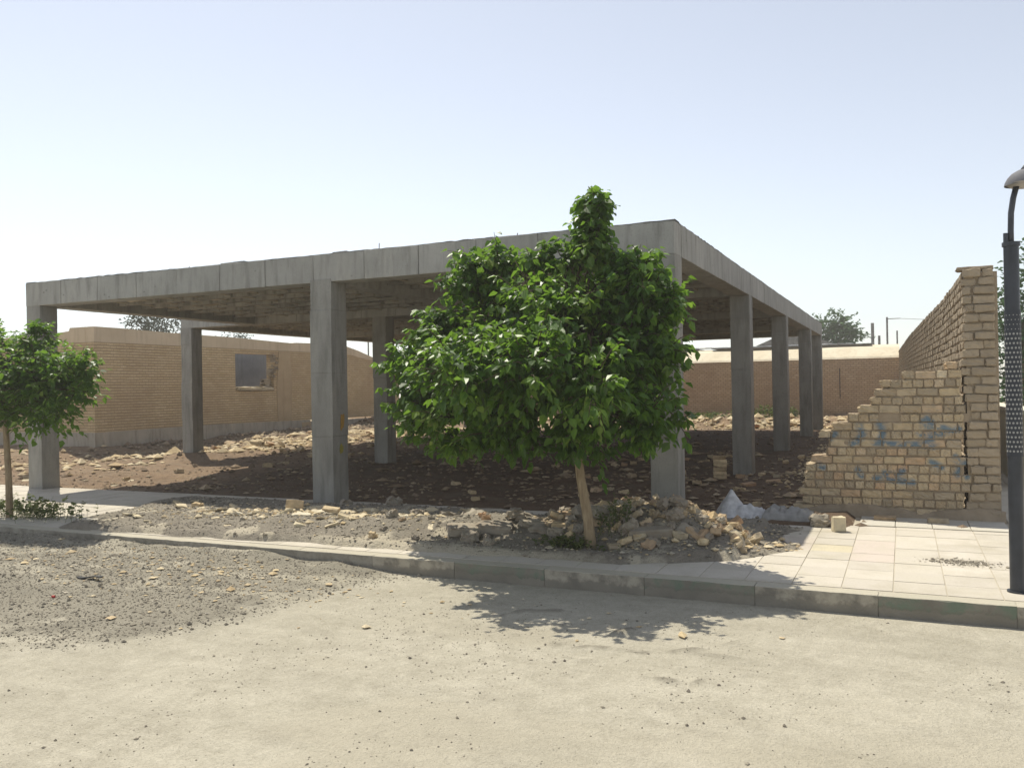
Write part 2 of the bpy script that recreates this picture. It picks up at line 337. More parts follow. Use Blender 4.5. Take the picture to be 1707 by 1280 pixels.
def rbox(l, w, h, r=.008, jit=.004, sub=(1, 1, 1), rs=None):
    """worn box: rounded edges and jittered surface, returns verts, faces"""
    rs = rs or rng; d = np.array([l, w, h])/2
    ax = []
    for k in range(3):
        inner = np.linspace(-d[k]+r, d[k]-r, sub[k]+1); ax.append(np.concatenate([[-d[k]], inner, [d[k]]]))
    vid = {}; V = []; F = []
    n = [len(a) for a in ax]
    def vi(i, j, k):
        if (i, j, k) not in vid:
            p = np.array([ax[0][i], ax[1][j], ax[2][k]]); q = np.clip(p, -d+r, d-r); o = p-q; L = np.linalg.norm(o)
            if L > 0: p = q+o/L*r
            vid[(i, j, k)] = len(V); V.append(p+rs.uniform(-jit, jit, 3))
        return vid[(i, j, k)]
    for fix in range(3):
        a, b = [(1, 2), (2, 0), (0, 1)][fix]
        for side in (0, n[fix]-1):
            for i in range(n[a]-1):
                for j in range(n[b]-1):
                    def mk(ii, jj):
                        t = [0, 0, 0]; t[fix] = side; t[a] = ii; t[b] = jj; return vi(*t)
                    q = [mk(i, j), mk(i+1, j), mk(i+1, j+1), mk(i, j+1)]
                    F.append(tuple(q if side else q[::-1]))
    return np.array(V), F

# ------------------------------------------------------------------ the ground
KY = -3.01; ROADZ = -.16
ARCS = [([(-.07, -3.73), (-.33, -3.83), (-.41, -4.05), (-.32, -4.28), (-.16, -4.43), (.06, -4.53), (.34, -4.56), (.54, -4.51), (.82, -4.49)], .035, .8), ([(.39, -4.79), (.62, -4.76), (.83, -4.65)], .02, .5),
        ([(-.04, -4.12), (.21, -4.07), (.39, -3.92)], .04, .5), ([(.29, -4.29), (.49, -4.24), (.6, -4.01)], .035, .7), ([(.89, -4.85), (1.07, -4.97), (1.27, -4.92)], .05, .7), ([(1.0, -4.42), (1.2, -4.23), (1.37, -4.05)], .03, .5)]
def road_gravel(X, Y):
    edge = np.interp(X, [-9, -3.7, -3.0, -2.5, -2.2, -2.1, -1.7], [-6.6, -5.85, -5.65, -5.2, -4.6, -3.6, -2.9])
    w = fbm(X*1.1, Y*1.1, 3)-.5
    w2 = fbm(X*5, Y*9, 33)-.5; g = sstep(-.42, .40, (Y-edge)+w*1.1+w2*.7)*sstep(-1.1, -2.7, X+w*1.5+w2*.6)
    arc = 0*X
    for L, wd, am in ARCS:
        d = 9+0*X
        for (ax, ay), (bx, by) in zip(L[:-1], L[1:]):
            t = np.clip(((X-ax)*(bx-ax)+(Y-ay)*(by-ay))/((bx-ax)**2+(by-ay)**2), 0, 1); d = np.minimum(d, np.hypot(X-ax-t*(bx-ax), Y-ay-t*(by-ay)))
        arc = np.maximum(arc, am*1.3*np.exp(-(d/(wd*1.5))**2)*sstep(.34, .62, fbm(X*9, Y*9, 8)))
    patch = np.exp(-((Y+4.4)/.07)**2-((X-1.3)/.25)**2)*.6
    ed = np.exp(-((Y-KY)/.12)**2)*.5*fbm(X*3, Y*3, 5)
    return np.clip(g+arc+patch+ed*.6, 0, 1)
def road_h(X, Y):
    g = road_gravel(X, Y); n = fbm(X*2.2, Y*2.2, 21)
    return ROADZ + g*.02*n*2 + sstep(-1.8, -3.2, X)*sstep(-5.6, -4.2, Y)*.05*fbm(X*1.3, Y*1.3, 9)*2 + .004*fbm(X*9, Y*9, 2) + .05*np.exp(-((Y-KY)/.14)**2)*sstep(-1.4, -3.0, X)*fbm(X*3, Y*3, 31)
def road_pale(X, Y):
    return np.clip(sstep(.50, .68, fbm(X*2.1+5, Y*6, 44))*sstep(-1.6, -2.4, X)*sstep(-5.2, -4.4, Y)*.6 + sstep(.5, .75, fbm(X*.5+9, Y*1.2, 46))*sstep(-2.0, -1.0, X)*.7, 0, 1)
road = tag(grid('road', M_road, np.arange(-15, 11, .045), np.append(np.arange(-10.5, KY, .045), KY+.001), road_h, {'gravel': road_gravel, 'pale': road_pale}), kind='structure')
m = MB(); m.box(-105, -15, -30, KY, -.5, ROADZ+.006); m.box(11, 85, -30, KY, -.5, ROADZ+.006); m.box(-15, 11, -30, -10.45, -.5, ROADZ+.004)
tag(m.build('road', M_road), kind='structure')
m = MB(); m.box(-110, 90, -40, 110, -1.2, -.56); tag(m.build('ground', M_far), kind='structure')

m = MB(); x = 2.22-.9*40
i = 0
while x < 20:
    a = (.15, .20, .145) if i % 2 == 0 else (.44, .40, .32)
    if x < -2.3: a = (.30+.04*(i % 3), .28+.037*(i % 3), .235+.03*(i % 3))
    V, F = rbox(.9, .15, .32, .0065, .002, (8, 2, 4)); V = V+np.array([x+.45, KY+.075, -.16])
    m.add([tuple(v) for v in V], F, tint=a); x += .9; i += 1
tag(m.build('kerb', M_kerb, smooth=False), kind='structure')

TP = .37; TX0 = 1.95-TP*46; TY0 = -2.83
m = MB(); m.box(-60, 14, KY+.148, .30, -.5, -.005); m.box(3.45, 14, .30, 40, -.5, -.012); m.box(1.75, 3.45, .30, 1.02, -.5, -.012); tag(m.build('pavement_bed', M_joint), kind='structure')
m = MB()
for a in range(76):
    for b in range(9):
        x0 = TX0+a*TP; y0 = TY0+b*TP
        if -2.05 < x0+.2 < -0.1 and False: pass
        if abs(x0+.22+.28) < .25 and abs(y0+.22+2.05) < .3: continue      # the tree pit
        t = .53+random.uniform(-.04, .04); c = (t*1.02, t*.93, t*.80)
        cx_ = x0+TP/2
        if b in (3, 4, 5) and 1.95 < cx_ < 2.32: c = (.56, .485, .425)
        if b in (4, 5) and 1.0 < cx_ < 1.58: c = (.55, .48, .42)
        if b == 4 and 1.58 < cx_ < 1.95: c = (.57, .505, .365)
        if abs(x0-2.84) < .1 and b == 3: pass
        z = random.uniform(-.002, .002)
        m.box(x0+.004, x0+TP-.004, y0+.003, min(y0+TP-.003, .296), -.05, z, tint=c)
for a in range(4):
    for b in range(2):
        x0 = 1.94-.0+a*TP; y0 = .32+b*.36; t = .53; m.box(x0+.004, min(x0+TP-.004, 3.45), y0+.004, y0+.352, -.05, .006, tint=(t, t*.94, t*.82))
for a in range(12):
    for b in range(20):
        x0 = 3.46+a*TP; y0 = .32+b*TP; t = .58+random.uniform(-.04, .04); m.box(x0+.004, x0+TP-.004, y0+.004, y0+TP-.004, -.05, 0, tint=(t, t*.93, t*.78))
tag(m.build('pavement', M_tile), kind='structure')
m = MB(); m.box(-60, TX0, KY+.148, .30, -.05, 0, tint=(.6, .56, .46)); tag(m.build('pavement', M_tile), kind='structure')

def lot_h(X, Y):
    n = fbm(X*.8, Y*.8, 11)-.5; n2 = fbm(X*3.5, Y*3.5, 12)-.5
    h = .03+.10*n+.07*n2
    far = sstep(0.0, 1.2, Y); h = h*far + (1-far)*(.0+.02*n2)
    h = h + .16*gau(X, Y, -13.1, 5.5, .8, .8)+.08*sstep(-15.5, -18.8, X)*sstep(6.5, 9, Y)*(.6+n*2) + .17*gau(X, Y, -14.6, 12.5, 2.4, 4)*(.7+2*n)
    h = h + .15*sstep(20.3, 22.5, Y)*(1+2.0*n2+2*n) + 1.05*gau(X, Y, 2.9, 9.0, 1.25, 4.0)*(1+.5*n2)*sstep(2.0, 4.0, Y)
    h = h + .12*gau(X, Y, -1.3, 2.5, 1.6, 1.0)*(1+n2*2)
    h = h + np.where(X > .9, .05*sstep(1.6, .3, Y)*sstep(0, .3, Y), 0)
    h = h-.42*gau(X, Y, -17.4, 7.6, 1.5, 4.5)-.10*gau(X, Y, -10, 1.8, 3, 1.2); h = np.where((X > 1.8) & (Y < 1.1), np.minimum(h, -.02), h); return h-.012*(1-sstep(0.1, .4, Y))
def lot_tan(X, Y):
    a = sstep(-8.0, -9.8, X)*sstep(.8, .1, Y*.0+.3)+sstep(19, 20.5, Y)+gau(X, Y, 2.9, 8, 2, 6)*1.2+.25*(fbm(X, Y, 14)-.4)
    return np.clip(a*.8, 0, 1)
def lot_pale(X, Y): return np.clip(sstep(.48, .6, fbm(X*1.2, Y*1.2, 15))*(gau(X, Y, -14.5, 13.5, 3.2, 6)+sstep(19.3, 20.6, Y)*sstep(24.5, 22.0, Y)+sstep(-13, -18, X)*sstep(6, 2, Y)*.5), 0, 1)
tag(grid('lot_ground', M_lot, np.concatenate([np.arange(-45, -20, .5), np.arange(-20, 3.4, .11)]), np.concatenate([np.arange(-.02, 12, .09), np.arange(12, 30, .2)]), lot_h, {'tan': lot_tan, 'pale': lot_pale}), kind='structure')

# gravel and soil tipped over the pavement
def tip_mask(X, Y):
    w = (fbm(X*1.5, Y*1.5, 23)-.5)
    a = sstep(-7.3, -6.7, X+w*.8+(.35*(Y+2)))*sstep(1.75, 1.1, X+w*.5)
    lo = np.interp(X, [-7, -5, -4.2, -2.4, -1, .2, 1.0, 1.8], [-2.85, -2.84, -2.76, -2.68, -2.6, -2.55, -2.1, -1.2])
    return a*sstep(-.03, .12, Y-lo+w*.25)*sstep(.22, -.1, Y+w*.2 + np.where((X > .5), 0, .25))
def tip_h(X, Y):
    n = fbm(X*4, Y*4, 24)-.5; n2 = fbm(X*1.3, Y*1.3, 25)
    h = .03+.07*n2+.06*n + .06*gau(X, Y, -4.4, -1.8, 1.2, .5) + .10*gau(X, Y, -2.6, -1.75, .8, .45)+.12*gau(X, Y, -1.5, -1.5, .7, .45)
    h = h + .25*gau(X, Y, -.25, -1.4, .62, .5)+.19*gau(X, Y, .38, -1.35, .5, .42) - .05*gau(X, Y, -.2, -2.15, .3, .2)
    return -.03+(h+.03)*tip_mask(X, Y)*np.where(X > 1.0, .45, 1)
def tip_tan(X, Y): return np.clip(gau(X, Y, -1.3, -.9, .7, .35)*1.3+gau(X, Y, -.9, -1.6, .4, .3)*.7+gau(X, Y, -2.3, -.9, .7, .2)*.4, 0, 1)
def tip_pale(X, Y): return np.clip(gau(X, Y, -4.0, -.9, 1.4, .3)*.8+gau(X, Y, -1.8, -2.6, 1.6, .16)*1.2+sstep(.6, .72, fbm(X*3, Y*3, 29))*.7, 0, 1)
tag(grid('soil_heap', M_grav, np.arange(-7.8, 2.2, .035), np.arange(-2.86, .3, .035), tip_h, {'tan': tip_tan, 'pale': tip_pale}), 'grey gravel and soil tipped over the pavement along the kerb', 'soil', kind='stuff')
def ground_z(x, y):
    x = np.array([x]); y = np.array([y])
    if y[0] < KY: return float(road_h(x, y)[0])
    if y[0] < .1: return max(0., float(tip_h(x, y)[0]))
    return float(lot_h(x, y)[0])

# ------------------------------------------------------------------ concrete frame
ZT, ZB = 3.54, 3.148; A = .338
frame = empty('concrete_building', (0, 0, 0), label='unfinished open grey concrete building of columns, beams and flat slab on the rubble lot', cat='building')
Y2, Y3, Y4, Y5, YE = 5.35, 10.56, 16.18, 19.70, 20.04
def column(x, y, zb, ex=0, ztop=None):
    """x,y = front right corner"""
    m = MB(); ztop = ztop or ZB; z = zb
    lifts = [.95, 1.85, 2.75, ztop]
    z0 = zb
    for q in lifts:
        e = random.uniform(-.003, .003)
        dx = random.uniform(-.003, .003)
        V, F = rbox(A+ex+2*e, A+ex+2*e, q-z0, .007, .0012, (2, 2, 6)); V = V+np.array([x-A/2+dx, y+A/2+dx, (z0+q)/2])
        m.add([tuple(v) for v in V], F); z0 = q
    return m.build('column', M_conc2, frame)
cols = [(0, 0), (-4.94, 0), (-11.01, 0), (-12.93, Y2), (-7.49, Y2), (0, Y2), (0, Y3), (0, Y4), (0, Y5), (-4.1, Y3), (-4.3, Y2+.02), (-12.93, Y3), (-7.49, Y3), (-12.93, Y4), (-7.49, Y4), (-4.3, Y4), (-12.93, Y5), (-7.49, Y5), (-4.3, Y5)]
for c in cols:
    if c in ((-4.3, Y2+.02), (-4.1, Y3), (-4.3, Y4), (-4.3, Y5)): continue
    o = column(c[0], c[1], -.3, .03 if c == (-4.94, 0) else 0, 3.19 if c == (-4.94, 0) else None)
    if c == (-4.94, 0): oc = o
# paint daubs on the middle front column (its right face x = const)
def daub(yc, zc, w, h, mat, par, x):
    m = MB(); n = 12; pts = [(x, yc, zc)]
    for k in range(n):
        t = 2*math.pi*k/n; r = random.uniform(.7, 1.15); pts.append((x, yc+math.cos(t)*w*r, zc+math.sin(t)*h*r+math.cos(t)*h*.35))
    m.add(pts, [(0, 1+k, 1+(k+1) % n) for k in range(n)]); return m.build('paint_daub', mat, par)
daub(.20, 1.16, .06, .13, M_paintY, oc, -4.94+.0225); daub(.17, .77, .05, .07, M_paintG, oc, -4.94+.0225)
def beam(x0, x1, y0, y1, zt=ZT, zb=ZB, seg=None):
    """formwork joints every 0.87 m: cast segments with a narrow groove between them"""
    m = MB(); horiz = (x1-x0) > (y1-y0); L = (x1-x0) if horiz else (y1-y0)
    n = max(1, round(L/.868)); g = .004
    if horiz: m.box(x0+.02, x1-.02, y0+.012, y1-.012, zb+.012, zt-.02)
    else: m.box(x0+.012, x1-.012, y0+.02, y1-.02, zb+.012, zt-.02)
    for k in range(n):
        tone = random.random(); a = k*L/n+g; b = (k+1)*L/n-g; e = random.uniform(-.004, .004)
        V, F = rbox(b-a, (y1-y0 if horiz else x1-x0)+2*e, zt-zb+e, .006, .0015, (5, 2, 4))
        if not horiz: V = np.stack([-V[:, 1], V[:, 0], V[:, 2]], 1)
        cx, cy = ((x0+(a+b)/2, (y0+y1)/2) if horiz else ((x0+x1)/2, y0+(a+b)/2)); m.add([tuple(v) for v in V+np.array([cx, cy, (zt+zb)/2])], F, tone=tone)
    return m.build('beam', M_beam, frame)
beam(-11.01-A, 0, 0, A)                         # front
beam(-A, 0, A, YE)                              # right side
beam(-11.01-A, -11.01, A, Y2)                   # left side of the front bay
beam(-12.93-A, -A, Y2, Y2+A)                    # cross beam where the plan steps out
beam(-12.93-A, -12.93, Y2+A, YE)
for y in (Y3, Y4, Y5): beam(-12.93, -A, y, y+A)
beam(-4.94-A, -4.94, A, Y2)
for a, b in ((Y2+A, Y3), (Y3+A, Y4), (Y4+A, Y5)): beam(-7.49-A, -7.49, a, b); beam(-4.1-A, -4.1, a, b)
# slab above the beams with a ragged cement lip
m = MB(); m.box(-11.33, -.02, .02, Y2, 3.36, 3.535); m.box(-13.25, -.02, Y2, YE-.02, 3.36, 3.535); m.build('roof_slab', M_conc, frame)
m = MB()
def lip(p0, p1, wdt=.25):
    p0 = Vector(p0); p1 = Vector(p1); L = (p1-p0).length; n = int(L/.06); d = (p1-p0)/n; nor = Vector((-d.y, d.x, 0)).normalized()
    V = []; F = []
    for k in range(n+1):
        p = p0+d*k; h = .014+.010*float(fbm(k*.11, p0.x+3, 41))+.016*float(vnoise(k*.9, 2, 42))*float(vnoise(k*.07, 5, 43)); j = random.uniform(-.006, .006)
        for q, z in ((nor*(.001+j), 3.53), (nor*(.001+j), 3.53+h*.8), (nor*.03, 3.53+h*1.1), (nor*wdt, 3.54+h*.6), (nor*wdt, 3.53)): V.append(tuple(Vector((p.x, p.y, 0))+q+Vector((0, 0, z))))
    for k in range(n):
        for s in range(4): F.append((k*5+s, (k+1)*5+s, (k+1)*5+s+1, k*5+s+1))
    m.add(V, F)
lip((-11.35, .005, 0), (0, .005, 0)); lip((-.005, 0, 0), (-.005, YE, 0)); lip((-11.345, Y2, 0), (-11.345, 0, 0))
m.build('cement_lip', M_lip, frame)
for k in range(14):
    m = MB(); x = random.uniform(-11, -.3); V, F = rbox(random.uniform(.1, .5), random.uniform(.1, .3), .05, .015, .008); m.add([tuple(v) for v in V+np.array([x, random.uniform(.14, .5), 3.55])], F)
    m.build('cement_lump', M_conc2, frame)
for (x, y, h) in ((-4.25, .2, .12), (-2.1, .15, .06), (-7.8, .2, .06)):
    m = MB(); m.tube([(x, y, 3.5), (x+.01, y, 3.54+h)], .006, 5); m.build('starter_bar', M_rust, frame)
# underside: joists along the facade direction with sagging infill sheets between
def bay(x0, x1, y0, y1):
    n = max(2, round((y1-y0)/.6)); st = (y1-y0)/n
    m = MB()
    for k in range(1, n): m.box(x0, x1, y0+k*st-.05, y0+k*st+.05, 3.255, 3.36)
    m.build('ceiling_joist', M_joist, frame)
    m = MB(); q = x0+.3
    while q < x1-.1:
        m.box(q, q+.035, y0, y1, 3.285, 3.30); q += .62
    m.build('ceiling_batten', M_batten, frame)
    m = MB()
    for k in range(n):
        ya = y0+k*st+(.05 if k else 0); yb = y0+(k+1)*st-(.05 if k < n-1 else 0); x = x0; dark = random.random() < .35
        while x < x1-.02:
            w = min(random.choice((.22, .3, .42, .6)), x1-x); zz = [3.34-random.uniform(0, .035) for _ in range(4)]
            if random.random() < .12: zz[random.randrange(4)] -= random.uniform(.02, .07)
            c = random.random(); c = c*.3 if (dark and random.random() < .85) or random.random() < .06 else .32+c*.68
            g = .006; P = [(x+g, ya, zz[0]), (x+w-g, ya, zz[1]), (x+w-g, yb, zz[2]), (x+g, yb, zz[3])]
            m.add(P+[(p, q, 3.358) for p, q, _ in P], [(0, 3, 2, 1), (0, 1, 5, 4), (1, 2, 6, 5), (2, 3, 7, 6), (3, 0, 4, 7)], rnd=c); x += w
    m.build('ceiling_infill', M_infill, frame)
bay(-11.01, -4.94-A, A, Y2); bay(-4.94, -A, A, Y2)
for a, b in ((Y2+A, Y3), (Y3+A, Y4), (Y4+A, Y5)):
    bay(-12.93, -7.49-A, a, b); bay(-7.49, -4.1-A, a, b); bay(-4.1, -A, a, b)

# ------------------------------------------------------------------ left brick house
HX = -19.5
house = empty('brick_house', (HX, 8.05, 0), label='roofless yellow brick house with a broken window opening left of the concrete frame', cat='house')
def hp(mb, name, mat, uv=True):
    o = mb.build(name, mat, None, uv=uv); o.parent = house; o.matrix_parent_inverse = Matrix.Translation((-HX, -8.05, 0)); return o
m = MB(); x0, x1 = HX-.35, HX
m.prism([(8.05, .46), (13.98, .46), (13.98, 3.18), (8.05, 3.18)], x0, x1)
m.prism([(13.98, .46), (16.05, .46), (16.05, 1.66), (13.98, 1.66)], x0, x1)
m.prism([(13.98, 3.02), (16.05, 3.02), (16.05, 3.18), (13.98, 3.18)], x0, x1)
m.prism([(16.05, .46), (25, .40), (25, 2.9), (22.6, 2.95), (20.8, 3.18), (16.05, 3.18)], x0, x1)
m.prism([(-34, .46), (x0, .46), (x0, 3.18), (-34, 3.18)], 8.05, 8.40, 'y')
hp(m, 'wall', M_hbrick)
m = MB(); m.prism([(8.048, 3.18), (16.2, 3.18), (20.8, 3.18), (22.6, 2.95), (25, 2.9), (25, 2.98), (22.9, 3.06), (21.6, 3.36), (20.6, 3.54), (19.2, 3.56), (17.4, 3.53), (17.1, 3.50), (16.3, 3.52), (14, 3.58), (11, 3.60), (8.9, 3.64), (8.048, 3.64)], x0-.002, x1+.012)
m.prism([(-34, 3.18), (-21.55, 3.18), (-21.5, 3.3), (-21.65, 3.42), (-21.6, 3.52), (-22.6, 3.5), (-24, 3.40), (-28, 3.3), (-34, 3.25)], 8.038, 8.41, 'y')
m.prism([(-21.3, 3.18), (x0-.002, 3.18), (x0-.002, 3.64), (-20.5, 3.64), (-20.55, 3.54), (-21.15, 3.5), (-21.3, 3.42), (-21.2, 3.3)], 8.038, 8.41, 'y')
hp(m, 'parapet_band', M_mudband)
m = MB(); m.prism([(8.02, -.3), (18.2, -.3), (18.2, .44), (13, .5), (8.02, .47)], x0, x1+.03); m.prism([(18.2, -.3), (25, -.3), (25, .33), (18.2, .36)], x0, x1+.05)
m.prism([(-34, -.3), (x0, -.3), (x0, .47), (-34, .47)], 8.02, 8.4, 'y'); hp(m, 'plinth', M_plinth)
m = MB(); m.prism([(16.25, .47), (17.05, .47), (17.1, 2.0), (17.0, 3.17), (16.35, 3.17), (16.2, 1.8)], x1, x1+.02); hp(m, 'mud_stain', M_stain)
m = MB(); m.box(x1+.03, x1+.05, 18.2-.55, 18.2, .0, .36); hp(m, 'plinth_hatch', M_stain)
m = MB()
for k in range(40):          # broken jamb and lintel on the right of the window
    V, F = rbox(.2*random.uniform(.5, 1), .1*random.uniform(.6, 1.4), .06, .008, .008)
    y = min(random.gauss(16.12, .12), 16.3); z = random.uniform(2.1, 3.1)
    if z < 2.45: y = random.uniform(15.85, 16.1)
    e = Euler((random.uniform(-.2, .2), random.uniform(-.2, .2), random.uniform(-.4, .4))).to_matrix()
    m.add([tuple(e @ Vector(v)+Vector((x1-.05+random.uniform(-.05, .03), y, z))) for v in V], F, rnd=random.random())
for k in range(7):
    V, F = rbox(.2, .2, .07, .01, .01); m.add([tuple(Vector(v)+Vector((x1-.2, 15.75+random.uniform(-.1, .25), 1.72+k*.055))) for v in V], F, rnd=random.random())
hp(m, 'broken_jamb', M_longwall)
m = MB()
for k in range(120):
    V, F = rbox(random.uniform(.05, .2), random.uniform(.05, .12), random.uniform(.02, .05), .005, .008)
    e = Euler((random.uniform(-.4, .4), random.uniform(-.4, .4), random.uniform(0, 3))).to_matrix()
    m.add([tuple(e @ Vector(v)+Vector((x1-random.uniform(0, .34), random.uniform(14.0, 16.0), 1.67+random.uniform(0, .09)))) for v in V], F, rnd=random.random())
hp(m, 'rubble_sill', M_pale)
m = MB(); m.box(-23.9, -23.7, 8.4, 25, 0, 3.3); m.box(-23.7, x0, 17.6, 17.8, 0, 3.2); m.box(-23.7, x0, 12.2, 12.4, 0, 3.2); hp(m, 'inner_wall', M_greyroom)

# ------------------------------------------------------------------ rear boundary wall and what stands behind it
rw = empty('boundary_wall', (-6, 29, 0), label='long brown brick boundary wall with cream top band behind the concrete frame', cat='wall')
def rp(mb, name, mat, uv=True, par=None):
    o = mb.build(name, mat, None, uv=uv); o.parent = rw; o.matrix_parent_inverse = Matrix.Translation((6, -29, 0)); return o
m = MB(); m.box(-19.4, 2.3, 29, 29.35, -.3, 2.58); rp(m, 'wall', M_bbrick)
m = MB(); pts = [(-19.4, 2.58), (2.3, 2.58)]; tops = [(2.3, 3.16), (0, 3.17), (-2, 3.14), (-4, 3.13), (-6, 3.16), (-8, 3.16), (-12, 3.15), (-19.4, 3.15)]
n_ = len(tops); V = [(x, 28.975, 2.58) for x, z in tops]+[(x, 29.05, 2.66) for x, z in tops]+[(x, 29.75, z-.10) for x, z in tops]+[(x, 30.3, z+.03) for x, z in tops]+[(x, 30.3, 2.5) for x, z in tops]
m.add(V, [(j*n_+i+1, j*n_+i, (j+1)*n_+i, (j+1)*n_+i+1) for j in range(4) for i in range(n_-1)]); rp(m, 'cream_band', M_cream)
m = MB(); xs = np.linspace(-19, 1.2, 60)
for i in range(59):
    a, b = xs[i], xs[i+1]; z = 3.21+.03*vnoise(i*.35, 1, 3)
    if 36 < i < 39: continue
    m.box(a+.002, b-.002, 30.0, 32.5, float(z), float(z)+.035)
rp(m, 'roof_sheet', M_roofing)
m = MB()
for i in range(46):
    a = -15+i*.34; V, F = rbox(.33, .3, random.uniform(.02, .06), .01, .01, (2, 1, 1)); m.add([tuple(v) for v in V+np.array([a, 30.4, 3.285])], F)
rp(m, 'roof_edge_strip', M_white)
m = MB(); m.box(-.05, -.02, 28.985, 28.998, .9, 2.2); rp(m, 'wall_crack', M_black)
b = empty('outbuilding', (-14, 33, 0), label='plain pale rendered building showing above the boundary wall left of the tree', cat='building')
m = MB(); m.box(-2.6, 2.6, 0, 4, 0, 3.7); w = m.build('wall', M_cream2, b); m = MB(); m.box(-2.7, 2.7, -.1, 4.1, 3.7, 3.8); m.build('roof', M_roofing, b)
b = empty('gabled_shed', (-4.4, 52, 0), label='far grey gabled shed seen between the rear columns above the boundary wall', cat='shed')
m = MB(); m.box(-3, 3, 0, 4, 0, 3.9); m.build('wall', M_greyroom, b)
m = MB(); m.prism([(-3.3, 3.9), (3.3, 3.9), (0, 5.3)], -.2, 4.2, 'y'); m.build('roof', M_roofing, b)

# ------------------------------------------------------------------ broken brick wall on the right
bw = empty('broken_brick_wall', (3.1, 1.05, 0), label='old dusty brick wall on the right, broken into steps with blue sprayed scrawl', cat='wall')
def bp(mb, name, mat, **k):
    o = mb.build(name, mat, None, **k); o.parent = bw; o.matrix_parent_inverse = Matrix.Translation((-3.1, -1.05, 0)); return o
strokes = [[(2.62, 1.13), (2.66, 1.0), (2.58, .98)], [(2.66, 1.16), (2.72, 1.1), (2.70, .92), (2.6, .88)], [(2.74, 1.02), (2.82, 1.06), (2.92, 1.01), (2.99, 1.05)], [(2.78, .99), (2.9, 1.0), (2.98, 1.04)],
           [(1.93, 1.08), (1.97, .98), (1.90, .88), (1.84, .86)], [(2.16, 1.1), (2.19, .98), (2.15, .9)], [(2.1, .87), (2.35, .86), (2.6, .86), (2.72, .84)], [(1.6, .92), (1.66, .98)],
           [(2.95, .72), (3.0, .60), (3.06, .50)], [(3.06, .66), (2.96, .52)], [(3.0, .6), (3.08, .58)], [(1.46, .60), (1.52, .57)], [(2.2, .52), (2.3, .5), (2.4, .55)], [(2.1, .45), (2.5, .42)], [(2.7, .66), (2.8, .6)], [(1.9, .55), (1.95, .48)]]
def paint_at(x, z):
    d = 9
    for s in strokes:
        for (a, b), (c, e) in zip(s[:-1], s[1:]):
            L = (c-a)**2+(e-b)**2; t = max(0, min(1, ((x-a)*(c-a)+(z-b)*(e-b))/L)); d = min(d, math.hypot(x-a-t*(c-a), z-b-t*(e-b)))
    return float(np.clip((.05-d)/.03, 0, 1))
prof_z = [.0, .19, .35, .56, .67, .83, .95, 1.06, 1.15, 1.24, 1.36, 1.43, 1.55, 1.66, 1.75, 1.83]
prof_x = [1.22, 1.27, 1.24, 1.36, 1.44, 1.53, 1.54, 1.62, 1.70, 1.86, 1.98, 2.12, 2.20, 2.36, 2.55, 2.86]
crk_z = [0, .2, .43, .6, .87, 1.14, 1.3, 1.49, 1.83]; crk_x = [3.00, 3.06, 3.12, 3.05, 3.03, 3.10, 3.06, 3.02, 3.01]
CH = .1; m = MB(); core = MB()
for c in range(18):
    z0 = .03+c*CH; zc = z0+CH/2-.01; xl = float(np.interp(z0+.05, prof_z, prof_x)) if z0 < 1.78 else 2.9
    xr = float(np.interp(z0, crk_z, crk_x))+random.uniform(-.035, .02)
    if c == 17: xl = 2.94
    header = c % 2 == 1 or c in (4,); x = xl+random.uniform(-.09, .07)
    dirty = c < 2
    while x < xr-.03:
        L = (.108 if header or random.random() < .12 else .222)+random.uniform(-.008, .008); L = min(L, xr-x)
        if L < .05: break
        if not (c == 11 and abs(x-2.2) < .07):
            for row in range(3):
                D = .11; y = 1.05+.055+row*.113+(random.uniform(-.010, .006) if row == 0 else 0)
                hh = CH-.022+random.uniform(-.005, .004)
                V, F = rbox(L-.008, D-.004, hh+.006, .008, .0035, (5 if row == 0 else 1, 1, 3 if row == 0 else 1))
                if x-xl < .06: V[:, 0] += np.where(V[:, 0] < 0, rng.uniform(-.03, .03, len(V)), 0)
                if row == 0: V[:, 1] += np.where(V[:, 1] < 0, .012*(rng.random(len(V))**2), 0)
                e = Euler((random.uniform(-.05, .05), random.uniform(-.04, .04), random.uniform(-.07, .07))).to_matrix()
                off = Vector((x+L/2, y, zc+random.uniform(-.004, .004)))
                P = [tuple(e @ Vector(v)+off) for v in V]
                m.add(P, F, rnd=random.random(), paint=[paint_at(p[0], p[2]) if row == 0 else 0. for p in P])
        x += L+.004
    core.box(xl+.05, xr-.012, 1.05+.019, 1.05+.335, z0-.01, z0+CH-.012 if c < 17 else z0+.08)
bp(m, 'brick_courses', M_retwall); bp(core, 'mortar_core', M_mud)
m = MB(); nx = 120; xs = np.linspace(1.12, 3.44, nx); V = []; F = []      # mud smeared over the lowest courses
for i, x in enumerate(xs):
    hh = .03+.17*float(fbm(x*2.2, 1, 5))*sstep(1.1, 1.6, x); hh = float(hh)
    for j in range(7):
        t = j/6; z = -.04+(hh+.04)*t; b_ = (.07*(1-t)**2+.012)*(1-t**6)+.012*(float(fbm(x*7, z*9, 6))-.5)-.006*t; V.append((x, 1.046-b_, z))
for i in range(nx-1):
    for j in range(6): F.append((i*7+j, (i+1)*7+j, (i+1)*7+j+1, i*7+j+1))
m.add(V, F); mf = bp(m, 'mud_footing', M_mud, smooth=True); md = mf.modifiers.new('thickness', 'SOLIDIFY'); md.thickness = .03; md.offset = -1
